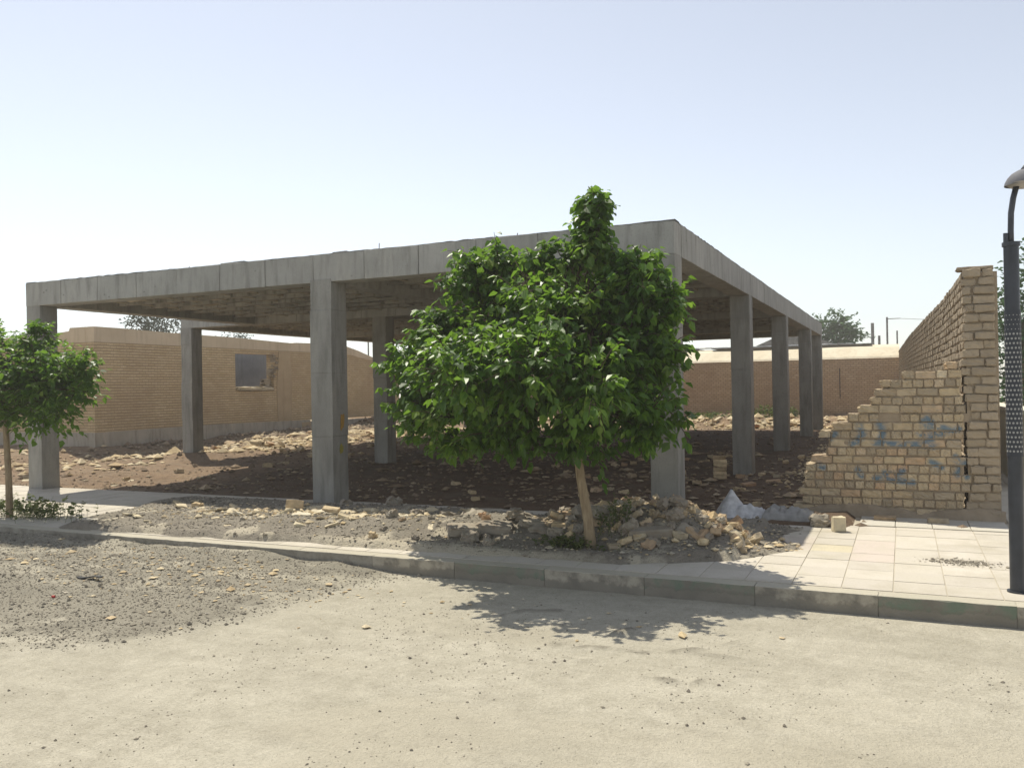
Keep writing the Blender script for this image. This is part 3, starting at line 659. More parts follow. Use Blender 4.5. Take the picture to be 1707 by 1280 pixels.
# long wall running back, its near end is the broken pillar
path = [(3.06, 1.04), (2.99, 4.87), (2.81, 9.9), (2.61, 15.5), (2.40, 23.7), (2.27, 28.9)]
def wx(y): return float(np.interp(y, [p[1] for p in path], [p[0] for p in path]))
WT = .34; m = MB(); core = MB(); NC = 28
for c in range(NC):
    z0 = .02+c*.1015; y = 1.04
    right_r = (c % 2 == 0)
    # end face
    xs = wx(1.04)+(.012+float(np.interp(z0, crk_z, crk_x))-3.06+random.uniform(-.012, .018) if z0 < 1.85 else -.01+random.uniform(-.015, .01))
    xe = 3.405-.04*c/NC; cut = xs+(xe-xs)*random.choice((.3, .36, .62, .68, .5))
    for a, b in ((xs, cut), (cut, xe)):
        V, F = rbox(b-a-.008, .2, .090+random.uniform(-.012, .004), .013, .006, (3, 2, 2)); e = np.array(Euler((0, random.uniform(-.05, .05), random.uniform(-.09, .09))).to_matrix()); V = V @ e.T+np.array([(a+b)/2+random.uniform(-.006, .006), 1.04+.1+random.uniform(-.025, .02), z0+.05+random.uniform(-.006, .006)])
        m.add([tuple(v) for v in V], F, rnd=random.random())
    y = 1.26+(0 if right_r else .11)
    if not right_r: 
        V, F = rbox(.11, .105, .08, .012, .005, (1, 1, 1)); m.add([tuple(v) for v in V+np.array([wx(1.3)+.05, 1.31, z0+.05])], F, rnd=random.random())
    while y < 28.7:
        near = y < 7; L = .225+random.uniform(-.01, .01); x = wx(y+L/2)+random.uniform(-.012, .008); rr = random.random()
        if near: V, F = rbox(.12, L-.012, .080+random.uniform(-.006, .005), .013, .004, (1, 2, 1)); m.add([tuple(v) for v in V+np.array([x+.06, y+L/2, z0+.05+random.uniform(-.004, .004)])], F, rnd=rr)
        else: m.box(x, x+.12, y+.006, y+L-.006, z0+.012, z0+.09, rnd=rr)
        if c >= NC-1: 
            V, F = rbox(.2, L-.012, .08, .014, .005, (1, 1, 1)); m.add([tuple(v) for v in V+np.array([x+.23, y+L/2, z0+.05])], F, rnd=rr)
        y += L
for (a, b) in zip(path[:-1], path[1:]):
    (xa, ya), (xb, yb) = a, b; ya2 = ya+.03 if ya < 2 else ya
    core.add([(xa+.014, ya2, -.2), (xa+WT, ya2, -.2), (xb+WT, yb, -.2), (xb+.014, yb, -.2), (xa+.014, ya2, 2.82), (xa+WT, ya2, 2.82), (xb+WT, yb, 2.82), (xb+.014, yb, 2.82)],
             [(0, 3, 2, 1), (4, 5, 6, 7), (0, 1, 5, 4), (1, 2, 6, 5), (2, 3, 7, 6), (3, 0, 4, 7)])
bp(m, 'long_wall_bricks', M_longwall); bp(core, 'long_wall_core', M_mud)
m = MB(); V, F = rbox(.37, .2, .04, .012, .008, (3, 2, 1)); m.add([tuple(v) for v in V+np.array([3.18, 1.17, 2.868])], F); bp(m, 'cap_slab', M_mud)

# low pale wall across the lane
lw = empty('low_wall', (3.95, 5, 0), label='low pale rendered wall across the lane, partly behind the lamp post', cat='wall')
m = MB(); m.prism([(-.35, -.2), (0, -.2), (0, 1.12), (-.35, 1.12)], 0, 1, 'y'); 
m = MB(); P = [(.08, -.6), (-.12, 4.5)]
def slant(mb, z0, z1, o0, o1):
    (a, b), (c, d) = P; mb.add([(a+o0, b, z0), (a+o1, b, z0), (c+o1, d, z0), (c+o0, d, z0), (a+o0, b, z1), (a+o1, b, z1), (c+o1, d, z1), (c+o0, d, z1)], [(0, 3, 2, 1), (4, 5, 6, 7), (0, 1, 5, 4), (1, 2, 6, 5), (2, 3, 7, 6), (3, 0, 4, 7)])
slant(m, -.1, 1.08, 0, .3); m.build('wall', M_cream2, lw)
m = MB(); slant(m, 1.08, 1.14, -.03, .33); m.build('coping', M_cream2, lw)

# ------------------------------------------------------------------ trees
def leaves(mb, P, D, size, droop=.5, fold=.25, seed=1, detail=True, clump=None):
    """P positions (n,3), D outward directions (n,3)"""
    r = np.random.default_rng(seed); n = len(P)
    d = D+np.stack([r.normal(0, .35, n), r.normal(0, .35, n), r.normal(0, .25, n)-droop], 1); d /= np.linalg.norm(d, axis=1)[:, None]
    u = np.cross(d, np.stack([r.normal(0, .5, n), r.normal(0, .5, n), np.ones(n)], 1)); u /= np.linalg.norm(u, axis=1)[:, None]+1e-9
    nn = np.cross(u, d); L = (size*r.uniform(.6, 1.25, n))[:, None]; Wd = L*r.uniform(.30, .42, n)[:, None]
    sag = L*r.uniform(.05, .25, n)[:, None]; dn = np.array([0, 0, -1.0])
    fo = nn*L*fold*.5
    pts = [P, P+d*L*.35-u*Wd+fo+dn*sag*.2, P+d*L*.38+dn*sag*.2, P+d*L*.35+u*Wd+fo+dn*sag*.2, P+d*L*.72-u*Wd*.62+fo*.6+dn*sag*.55, P+d*L*.74+dn*sag*.55, P+d*L*.72+u*Wd*.62+fo*.6+dn*sag*.55, P+d*L+dn*sag]
    V = np.stack(pts, 1).reshape(-1, 3); rnd = np.repeat(np.clip(r.normal(.42, .2, n)+(0 if clump is None else (clump-.5)*1.1), 0, 1), 8)
    base = [(0, 1, 2), (0, 2, 3), (1, 4, 5, 2), (2, 5, 6, 3), (4, 7, 5), (5, 7, 6)] if detail else [(0, 1, 7), (0, 7, 3)]
    off = mb.nv; mb.v.extend(map(tuple, V)); mb.nv += len(V)
    L_ = mb.a.setdefault('rnd', []); L_.extend([0.]*(off-len(L_))); L_.extend(rnd.tolist())
    for i in range(n):
        o = off+i*8
        for q in base: mb.f.append(tuple(o+k for k in q))
def crown_from_blobs(blobs, nshoot, per, size, seed, droop=.5, shoot=.3, down=0, detail_gap=True):
    r = np.random.default_rng(seed); P = []; D = []; tw = []
    vol = np.array([b[3]**1.9 for b in blobs]); vol /= vol.sum()
    for (bx, by, bz, br), w in zip(blobs, vol):
        for k in range(max(16 if per == 9 else 3, int(nshoot*w))):
            d = r.normal(0, 1, 3); d /= np.linalg.norm(d); d[2] = d[2]*.85
            st = np.array([bx, by, bz])+d*br*r.uniform(.15, .85)
            dd = d+np.array([0, 0, .35-down])+r.normal(0, .3, 3); dd /= np.linalg.norm(dd); L = shoot*r.uniform(.5, 1.3)*min(1, (br+.08)/.35)*(1.5 if r.random() < .07 else 1)
            q = st*3.6+seed
            if float(fbm(q[0]+q[1]*.7, q[2]+q[1]*.4, 9, 2)) < .385 and br > .18: continue
            tw.append((st, st+dd*L*.5+np.array([0, 0, .01]), st+dd*L+np.array([0, 0, -.12*L])))
            for j in range(per):
                t = (j+.5)/per; p = st+dd*L*t+np.array([0, 0, -.12*L*t*t]); a = r.uniform(0, 6.28)
                side = np.array([math.cos(a), math.sin(a), r.uniform(-.2, .5)]); P.append(p+side*.015); D.append(side*.8+dd*.5)
    return np.array(P), np.array(D), tw
def plant_tree(name, label, cat, base, trunkpts, trunkrad, blobs, nshoot, per, size, seed, leafmat=M_leaf, group=None, limbs=True, droop=.5, shoot=.3, detail=True, twigs=True):
    t = empty(name, base, label=label, cat=cat, group=group); bz = Vector(base)
    m = MB(); m.tube([Vector(p)-bz for p in trunkpts], trunkrad, 10); o = m.build('trunk', M_bark, t, smooth=True)
    topi = Vector(trunkpts[-1]); m = MB()
    r = random.Random(seed)
    for (x, y, z, br) in blobs:
        if br < .2 and not limbs: continue
        s = Vector(trunkpts[-2 if r.random() < .5 and len(trunkpts) > 2 else -1]); e = Vector((x, y, z)); mid = (s+e)/2+Vector((r.uniform(-.1, .1), r.uniform(-.1, .1), .08*(e-s).length))
        k = trunkrad[-1]/.03; m.tube([s-bz, mid-bz, e-bz], [.024*k, .016*k, .007*k], 6)
    P, D, tw = crown_from_blobs(blobs, nshoot, per, size, seed, droop, shoot)
    CL = fbm(P[:, 0]*5+seed, P[:, 2]*5+P[:, 1]*3, 7, 2)
    if twigs:
        for a, b_, c in tw[::2]: m.tube([Vector(a)-bz, Vector(b_)-bz, Vector(c)-bz], [.006, .004, .002], 4)
    m.build('limbs', M_limb, t, smooth=True)
    m = MB(); leaves(m, P-np.array(base), D, size, droop, seed=seed+5, detail=detail, clump=CL); m.build('crown', leafmat, t)
    return t
# world position of a crown blob: built round the trunk, (x, depth offset, z, r)
def bl(lst, by):
    return [(x, by+dy, z, r) for x, dy, z, r in lst]
main = bl([(-1.05, 0, 1.75, .5), (-.35, .1, 1.75, .5), (-1.5, .1, 1.7, .42), (-.05, 0, 1.65, .42), (-.7, -.1, 2.3, .45), (-1.25, .1, 2.35, .4), (-.2, .15, 2.3, .4), (.10, 0, 2.1, .36), (.10, 0, 2.5, .26),
           (-1.75, -.15, 1.95, .3), (-2.1, 0, 1.86, .24), (-2.4, .05, 1.88, .18), (-2.62, .05, 1.86, .12), (-2.05, -.1, 1.45, .28), (-2.25, 0, 1.25, .18), (-1.6, -.3, 1.35, .3), (-1.15, -.35, 1.3, .28), (-.65, -.4, 1.3, .28), (-.2, -.3, 1.3, .28),
           (.2, -.2, 1.35, .24), (.32, 0, 1.6, .22), (.44, .1, 1.32, .13), (.32, 0, 2.3, .18), (.5, 0, 2.42, .09), (-1.85, 0, 2.3, .16), (-2.02, 0, 2.38, .12), (-2.1, -.1, 2.2, .1), (-1.45, 0, 2.65, .2), (-1.6, 0, 2.8, .14), (-1.25, 0, 2.85, .15), (-.95, 0, 2.8, .2), (-.55, 0, 2.8, .2), (-.3, 0, 2.82, .18),
           (.02, -.05, 2.72, .16), (.15, 0, 2.66, .15), (.3, 0, 2.55, .12), (-.75, 0, 2.92, .12), (-1.7, 0, 2.6, .2), (-1.55, 0, 2.85, .19), (-1.3, 0, 2.92, .14), (.2, 0, 2.72, .16), (-.36, 0, 2.92, .13), (-.26, 0, 2.98, .12), (-.30, 0, 3.06, .10), (-.30, 0, 3.14, .10), (-.27, 0, 3.2, .11), (-.25, 0, 3.32, .09), (-.24, 0, 3.4, .06),
           (-.95, .75, 1.9, .5), (-.3, .8, 1.9, .45), (-1.5, .7, 1.8, .4), (-.7, -.7, 1.8, .42), (-1.3, -.6, 1.85, .36), (-.1, -.6, 1.8, .36), (-.7, .6, 2.4, .4), (-.6, -.5, 2.3, .36), (-1.15, -1.05, 1.75, .36), (-.45, -1.1, 1.8, .36), (.0, -.9, 1.6, .28),
           (-1.95, -.1, 1.08, .15), (-1.75, -.1, 1.0, .12), (-1.35, -.2, 1.1, .16), (-.95, -.2, 1.05, .14), (-.55, -.1, 1.05, .16), (-.3, -.1, 1.1, .18), (.08, 0, 1.1, .16), (-2.35, 0, 1.42, .16), (-2.3, -.1, 1.6, .16), (.25, -.1, 1.15, .1), (.38, 0, 1.95, .18), (.35, .1, 1.8, .2), (-1.05, 0, 1.2, .2)], -2.1)
plant_tree('mulberry_tree', 'bushy green mulberry tree in the middle, its slim trunk rising beside the rubble heap', 'tree', (-.4, -2.09, 0),
           [(-.36, -2.09, -.1), (-.39, -2.09, .3), (-.46, -2.09, .7), (-.5, -2.1, 1.1), (-.55, -2.1, 1.6), (-.5, -2.1, 2.3)], [.062, .052, .046, .042, .036, .02], main, 4300, 9, .088, 11, droop=.8)
left = bl([(-8.5, 0, 1.9, .45), (-8.0, 0, 1.85, .42), (-7.6, 0, 1.8, .36), (-7.25, 0, 1.9, .30), (-6.98, 0, 1.95, .2), (-7.1, 0, 1.65, .2), (-7.5, 0, 1.45, .24), (-7.75, 0, 1.38, .24), (-8.2, 0, 1.45, .34), (-8.7, 0, 1.5, .4), (-9.2, 0, 1.8, .5), (-8.9, 0, 2.3, .35), (-8.5, .1, 2.25, .25), (-7.85, 0, 2.28, .16), (-7.78, 0, 2.42, .1), (-8.3, .5, 1.8, .4), (-8.2, -.5, 1.8, .36), (-9.6, 0, 1.9, .45), (-7.7, .35, 1.8, .3)], -2.43)
plant_tree('mulberry_tree', 'smaller green tree at the left edge in front of the leftmost column', 'tree', (-8.39, -2.43, 0),
           [(-8.37, -2.43, -.1), (-8.38, -2.43, .5), (-8.42, -2.43, 1.1), (-8.45, -2.43, 1.6), (-8.5, -2.43, 2.0)], [.05, .042, .038, .032, .022], left, 1350, 9, .084, 23)
def far_tree(name, label, base, H, blobs, n, size, seed, mat=M_leaf2, group=None, per=8, shoot=.7):
    bs = [(base[0]+x, base[1]+y, z, r) for x, y, z, r in blobs]
    return plant_tree(name, label, 'tree', base, [(base[0], base[1], -.5), (base[0], base[1], H*.35), (base[0]+.1, base[1], H*.7)], [.2, .16, .08], bs, n, per, size, seed, mat, group, droop=.1, shoot=shoot, detail=False, twigs=False)
far_tree('round_tree', 'round green tree rising behind the boundary wall right of the frame', (-1.75, 53.6, 0), 6, [(0, 0, 5.2, 1.0), (-.8, 0, 5.0, .75), (.8, .1, 5.0, .7), (-.2, 0, 5.8, .7), (.5, 0, 5.6, .6), (-.9, 0, 5.6, .5), (1.1, 0, 4.6, .6), (-1.2, 0, 4.3, .8), (.2, 0, 4.2, 1.0)], 520, .26, 31)
far_tree('pine_tree', 'dark feathery tree with open crown behind the brick house', (-33.6, 23.2, 0), 6.4, [(0, 0, 5.2, .75), (-.8, 0, 5.15, .6), (.7, 0, 5.2, .6), (-.3, 0, 5.65, .5), (1.2, 0, 5.2, .5), (1.5, .5, 4.8, .5), (-1.1, 0, 5.4, .35), (.9, 0, 5.7, .4)], 300, .16, 37, M_leaf3)
far_tree('bush', 'row of small dark tree tops above the house parapet beside the second column', (-30.9, 26.5, 0), 5.0, [(-.9, 0, 4.55, .26), (-.4, 0, 4.5, .24), (.1, 0, 4.6, .26), (.55, 0, 4.55, .26), (1.0, 0, 4.5, .24), (0, 0, 4.1, .5)], 120, .13, 41, M_leaf3)
far_tree('garden_tree', 'tall dark green tree behind the pillar and lamp post at the right edge', (5.7, 19, 0), 5.2, [(0, 0, 3.8, .9), (.5, 0, 4.6, .7), (-.35, 0, 3.2, .6), (-.55, 0, 2.6, .5), (-.3, 0, 1.9, .7), (.4, 0, 2.6, .9), (1.2, 0, 3.4, 1.0), (-.35, 0, 4.1, .35), (0, 0, 1.3, .7), (1.0, 0, 1.6, .9), (.15, 0, 5.0, .4), (-.5, 0, 1.2, .5)], 800, .17, 43, M_leaf2)

# ------------------------------------------------------------------ street lamp
lp = empty('street_lamp', (3.175, -2.53, 0), label='dark street lamp with perforated sleeve and curved arm at the right edge', cat='street lamp')
m = MB(); m.tube([(0, 0, 0), (0, 0, 2.60)], .052, 24); m.tube([(0, 0, 0), (0, 0, .012)], .072, 20); po = m.build('pole', M_pole, lp, smooth=False)
m = MB(); m.tube([(0, 0, 1.02), (0, 0, 2.12)], .0555, 24, hole=0.0); rows = 30
for rI in range(rows):
    z = 1.06+rI*(1.02/(rows-1))*1.0; n = 14
    for k in range(n):
        t = 2*math.pi*(k+(.5 if rI % 2 else 0))/n; c, s_ = math.cos(t), math.sin(t); R0 = .0562; rr = .0078 if rI < rows-4 else .004
        V = [(R0*c, R0*s_, z)]
        for q in range(8):
            a = 2*math.pi*q/8; V.append((R0*c-s_*math.cos(a)*rr, R0*s_+c*math.cos(a)*rr, z+math.sin(a)*rr*1.1))
        m.add(V, [(0, 1+q, 1+(q+1) % 8) for q in range(8)], hole=1.0)
m.build('perforated_sleeve', M_sleeve, lp)
m = MB(); m.tube([(0, 0, 2.60), (0, 0, 2.63)], .062, 20); m.tube([(-.034, -.01, 2.42), (-.034, -.01, 2.70)], .018, 10); m.build('collar', M_pole, lp)
m = MB(); m.tube([(.0, 0, 2.55), (0, 0, 2.72), (.004, 0, 2.85), (.02, 0, 2.96), (.045, 0, 3.06)], .021, 12); m.build('arm', M_pole, lp, smooth=True)
m = MB(); V = []; F = []; prof = [(.155, 3.052), (.150, 3.075), (.132, 3.11), (.105, 3.14), (.06, 3.165), (.02, 3.175)]; n = 24
for (r_, z) in prof:
    for k in range(n): V.append((.115+r_*math.cos(2*math.pi*k/n), r_*.8*math.sin(2*math.pi*k/n), z))
for i in range(len(prof)-1):
    for k in range(n): F.append((i*n+k, i*n+(k+1) % n, (i+1)*n+(k+1) % n, (i+1)*n+k))
F.append(tuple(range((len(prof)-1)*n, len(prof)*n))); m.add(V, F); m.tube([(.12, 0, 3.17), (.12, 0, 3.20)], [.05, .03], 12); m.build('lamp_head', M_lampgrey, lp, smooth=True)
m = MB(); m.tube([(.115, 0, 3.045), (.115, 0, 3.062)], [.12, .14], 24); m.build('diffuser', M_glass, lp)
# small lantern and far poles
ln = empty('lantern_post', (-15.35, 30.5, 0), label='small dark post-top lantern peeping past the tree foliage', cat='street lamp')
m = MB(); m.tube([(0, 0, 0), (0, 0, 3.25)], .04, 8); m.build('pole', M_pole, ln)
m = MB(); m.tube([(0, 0, 3.25), (0, 0, 3.65)], [.16, .26], 6); m.build('glass', M_glass, ln); m = MB(); m.tube([(0, 0, 3.65), (0, 0, 3.72), (0, 0, 3.9)], [.36, .33, .06], 6); m.build('cap', M_pole, ln)
def pole(x, y, h, r, label, arm=False):
    o = empty('utility_pole', (x, y, 0), label=label, cat='pole'); m = MB(); m.tube([(0, 0, 0), (0, 0, h)], r, 7); m.build('pole', M_roofing, o)
    if arm: m = MB(); m.tube([(0, 0, h-.1), (.7, 0, h-.1)], .025, 5); m.build('arm', M_roofing, o)
    return o
pole(0.85, 44, 5.0, .09, 'short thick grey post behind the boundary wall, left of the wired pole')
pole(1.63, 44, 5.3, .055, 'thin pole with a small arm and a wire behind the boundary wall', True)
pole(1.2, 44, 4.25, .07, 'lowest stub post behind the boundary wall between two taller poles')
pole(2.15, 44, 4.5, .045, 'short thin post behind the boundary wall nearest the broken wall')
pole(-27.3, 34, 5.2, .045, 'thin pole above the house parapet left of the middle column')
pole(-18.7, 36, 5.6, .05, 'thin pole above the house wall right of the middle column')
m = MB(); m.tube([(1.63+.6, 44, 5.2), (4, 43.5, 5.0), (8, 43, 4.9)], .012, 4); tag(m.build('overhead_wire', M_roofing), 'thin overhead wire running right from the small arm of the far pole', 'wire')

# ------------------------------------------------------------------ rubble
def piece_mesh(name, l, w, h, mat, jit=.006, r=.01, chip=True, rough=False):
    V, F = rbox(l, w, h, r, jit, (2, 2, 1) if not rough else (3, 3, 2))
    if rough: V = V*(1+.28*(rng.uniform(-1, 1, (len(V), 1))*.5)) 
    if chip:   # knock a corner or an end off
        nrm = rng.normal(0, 1, 3); nrm /= np.linalg.norm(nrm); lim = .72*np.abs(V@nrm).max(); d = V@nrm; V = V-np.outer(np.maximum(0, d-lim), nrm)
    m = MB(); m.add([tuple(v) for v in V], F); o = m.build(name, mat); me = o.data; bpy.data.objects.remove(o); return me
BR = [piece_mesh('brick', .21, .10, .06, M_rub) for _ in range(3)]; HB = [piece_mesh('brick', random.uniform(.09, .15), .10, .06, M_rub, .009) for _ in range(6)]
CHK = [piece_mesh('brick', random.uniform(.05, .09), random.uniform(.05, .08), .05, M_rub, .012) for _ in range(5)]
CHIP = [piece_mesh('tile_chip', random.uniform(.07, .2), random.uniform(.05, .12), random.uniform(.012, .022), M_pale, .008, .004) for _ in range(8)]
STN = [piece_mesh('stone', random.uniform(.12, .2), random.uniform(.1, .15), random.uniform(.07, .12), M_stone, .014, .03, True, True) for _ in range(6)]
RED = [piece_mesh('brick', .2, .1, .062, M_red)]
placed = 0
def put(me, name, x, y, z, rx, ry, rz, label, cat, group=None, s=1):
    o = bpy.data.objects.new(name, me); C.objects.link(o); o.location = (x, y, z); o.rotation_euler = (rx, ry, rz); o.scale = (s, s, s); tag(o, label, cat, group); return o
rr = random.Random(5)
def lay(me, name, x, y, label, cat, group, tilt=.35, dz=.0, s=1):
    zd = me.vertices[0].co.z; h = max(v.co.z for v in me.vertices)
    return put(me, name, x, y, ground_z(x, y)+h*.75*s+dz, rr.uniform(-tilt, tilt), rr.uniform(-tilt, tilt), rr.uniform(0, 6.28), label, cat, group, s)
# the heap beside the trunk
k = 0
while k < 150:
    a = rr.uniform(0, 6.28); q = rr.random()**.6; x = .08+math.cos(a)*q*1.08; y = -1.5+math.sin(a)*q*.66
    if (x+.38)**2+(y+2.09)**2 < .05: continue
    t = rr.random(); top = (1-q)*.06*rr.random()
    if t < .45: lay(rr.choice(BR+HB+HB), 'broken_brick', x, y, 'broken yellow brick lying in the heap right of the tree trunk', 'brick', 'broken bricks in the heap by the tree', .7, top*.6-.012, rr.uniform(.7, 1.1))
    elif t < .72: lay(rr.choice(CHK), 'brick_chunk', x, y, 'small brick chunk in the heap right of the tree trunk', 'brick', 'brick chunks in the heap by the tree', .8, top*.5-.008, rr.uniform(.6, 1.2))
    else: lay(rr.choice(STN), 'mortar_lump', x, y, 'grey lump of mortar in the heap right of the tree trunk', 'rubble', 'mortar lumps in the heap by the tree', .6, top*.5-.02, rr.uniform(.5, 1.1))
    k += 1
slab = piece_mesh('slab', .42, .14, .10, M_stone, .007, .015, False)
put(slab, 'mortar_slab', .17, -1.86, .17, .2, -.06, .25, 'long grey mortar block lying across the front of the rubble heap', 'rubble')
slab2 = piece_mesh('slab', .34, .22, .09, M_stone, .012, .02, True)
put(slab2, 'mortar_slab', .55, -1.75, .12, .5, .35, -.2, 'tilted grey slab on the right front of the rubble heap', 'rubble')
put(RED[0], 'red_brick', .93, -1.02, .045, 0, .03, .1, 'reddish whole brick lying flat at the right end of the heap', 'brick')
put(BR[0], 'brick', .10, -1.25, .37, .5, .9, .8, 'pale brick standing up on top of the heap, left of centre', 'brick')
put(HB[0], 'brick', .33, -1.15, .36, 1.2, .3, .4, 'orange brick set on edge at the top right of the heap', 'brick')
big = piece_mesh('boulder', .42, .3, .22, M_stone, .02, .07, False, True)
put(big, 'concrete_lump', -.56, -1.45, .22, .1, .2, .3, 'large rough grey lump behind the tree trunk at the top of the heap', 'rubble')
# flat grey slabs and stones left of the trunk
for (x, y, s, l) in ((-.8, -1.75, 1, 'yellow brick laid on another just left of the trunk'), (-.83, -1.78, 1, 'lower of two stacked bricks just left of the trunk')):
    put(BR[1], 'brick', x, y, .17 if 'lower' not in l else .09, .03, .05, .25 if 'lower' not in l else .1, l, 'brick')
for k in range(38):
    x = rr.uniform(-2.9, -.6); y = -1.75+rr.gauss(0, .28)+.08*x
    if rr.random() < .45: lay(rr.choice(STN), 'stone', x, y, 'grey stone among the gravel left of the tree trunk', 'stone', 'grey stones on the gravel left of the tree', .3, -.015, rr.uniform(.4, 1.0))
    else: lay(rr.choice(CHK+CHIP), 'brick_chip', x, y, 'small brick chip on the gravel left of the tree trunk', 'rubble', 'brick chips on the gravel left of the tree', .3, -.01, rr.uniform(.6, 1.2))
for (x, y, l) in ((-1.45, -1.95, 'flat grey slab lying on the gravel near the kerb, longer one'), (-1.75, -2.1, 'flat grey slab beside the longer one near the kerb')):
    put(slab2, 'mortar_slab', x, y, ground_z(x, y)+.03, .12, .05, rr.uniform(0, 1), l, 'rubble')
PL = [piece_mesh('slab', random.uniform(.22, .34), random.uniform(.16, .24), random.uniform(.05, .08), M_stone, .016, .02, True, True) for _ in range(4)]
PLATES = [(-1.62, -1.9, 1.0, 'thick pale slab fragment nearest the kerb left of the trunk'), (-1.38, -1.62, 1.2, 'largest flat slab fragment lying on the gravel left of the trunk'), (-1.12, -1.8, .8, 'grey slab fragment propped against the largest flat one'),
          (-.98, -1.9, .8, 'slab fragment left of the two stacked bricks'), (-2.1, -1.2, 1.1, 'pale rounded lump at the back edge of the gravel'), (-1.9, -2.0, .6, 'small light slab fragment upright in the gravel'), (-2.45, -1.1, .9, 'dark slab fragment at the back edge of the gravel heap'), (-1.4, -1.25, .6, 'small pointed fragment behind the largest flat slab')]
for i, (x, y, q, l) in enumerate(PLATES): put(PL[i % 4], 'slab_fragment', x, y, ground_z(x, y)+.02, rr.uniform(-.3, .3), rr.uniform(-.3, .3), rr.uniform(0, 3), l, 'rubble', None, q)
# yellow chips in front of the middle column
for k in range(95):
    x = rr.gauss(-4.0, 1.05); y = -1.45+rr.gauss(0, .42)
    if y > -.55 or y < -2.7 or x > -2.4: continue
    lay(rr.choice(CHIP), 'tile_chip', x, y, 'flat pale yellow chip on the gravel in front of the middle column', 'rubble', 'pale chips in front of the middle column', .35, -.004, rr.uniform(.6, 1.5))
put(BR[2], 'brick', -4.42, -1.5, ground_z(-4.42, -1.5)+.10, 1.45, .1, .7, 'small brick standing on edge among the pale chips', 'brick')
put(BR[1], 'brick', -3.95, -1.4, ground_z(-3.95, -1.4)+.05, .35, .1, .3, 'largest pale brick lying flat before the middle column', 'brick', None, .95)
put(HB[2], 'brick', -6.3, -1.2, ground_z(-6.3, -1.2)+.03, 0, .1, .2, 'lone dark brick half on the gravel left of the middle column', 'brick', None, .9)
# pieces round the column feet and in the shade
for (x, y, s, l) in ((-4.55, -.25, 1.3, 'grey stone at the foot of the middle column'), (-4.0, .1, 1.6, 'flat stone slab right of the middle column foot')): put(STN[1], 'stone', x, y, .05, 0, 0, rr.random(), l, 'stone', None, s)
put(BR[0], 'brick', -2.62, -.35, .04, 0, .1, .5, 'lone brick in the shade behind the gravel heap, left one', 'brick'); put(STN[3], 'stone', -2.0, -.25, .05, 0, .1, .5, 'round stone in the shade behind the gravel heap, right one', 'stone')
for k in range(58):
    x = rr.uniform(-4.2, .9); y = .6+rr.random()**1.2*8
    if -.5 < x < .1 and (y % 5.3 < .5): continue
    lay(rr.choice(BR+HB), 'brick', x, y, 'loose brick lying in the shade under the concrete slab', 'brick', 'bricks in the shade under the slab', .25, -.01, rr.uniform(.8, 1.2))
for k in range(6):
    put(BR[k % 3], 'brick', -.35+.02*rr.random(), 4.2, .08+k*.065, 0, 0, .2+.1*rr.random(), 'brick of the small stack in front of the second column on the right side', 'brick', 'bricks of the small stack by the second right column')
# sunlit soil in the left bay and the bank before the house
for k in range(34):
    x = rr.uniform(-15.5, -9.6); y = rr.uniform(.8, 8)
    lay(rr.choice(CHIP+HB+CHK), 'brick_fragment', x, y, 'brick fragment on the sunlit brown soil in the left bay', 'rubble', 'brick fragments on the soil in the left bay', .3, -.01, rr.uniform(.8, 1.5))
put(BR[0], 'brick', -12.35, 6.9, .32, 0, 0, .3, 'square yellow block standing right beside the second-row column', 'brick', None, 1.6)
for k in range(70):
    x = rr.gauss(-13.6, 1.7); y = rr.uniform(7.2, 17)
    lay(rr.choice(BR+HB+CHIP), 'broken_brick', x, y, 'sunlit yellow rubble brick on the bank below the house window', 'rubble', 'sunlit yellow bricks on the bank below the house window', .5, .02, rr.uniform(1.1, 1.9))
for k in range(60):
    x = rr.uniform(-11, 1.2); y = rr.uniform(20.3, 24)
    lay(rr.choice(BR+HB+RED), 'broken_brick', x, y, 'sunlit brick rubble at the foot of the boundary wall', 'rubble', 'sunlit bricks before the boundary wall', .5, .02, rr.uniform(1, 1.8))
# block, stone and chip on the pavement by the broken wall
blk = piece_mesh('block', .13, .12, .16, M_pale, .006, .012, False)
put(blk, 'pale_block', 1.76, -.16, .08, 0, 0, .35, 'pale squared block standing on the pavement before the broken wall', 'block')
put(STN[0], 'stone', 1.55, .12, .06, 0, 0, .2, 'rounded brown stone behind the pale block on the pavement', 'stone', None, 1.3)
put(CHIP[0], 'white_chip', 1.42, -1.12, .012, 0, 0, .1, 'small white tile chip lying alone on the pavement', 'rubble', None, .8)
put(BR[1], 'brick', 2.75, .72, .03, 0, 0, .05, 'half buried brick at the foot of the broken wall near the pillar', 'brick'); put(BR[2], 'brick', 2.2, .78, .02, .1, 0, -.05, 'dusty brick at the foot of the broken wall, left one', 'brick', None, 1.1)
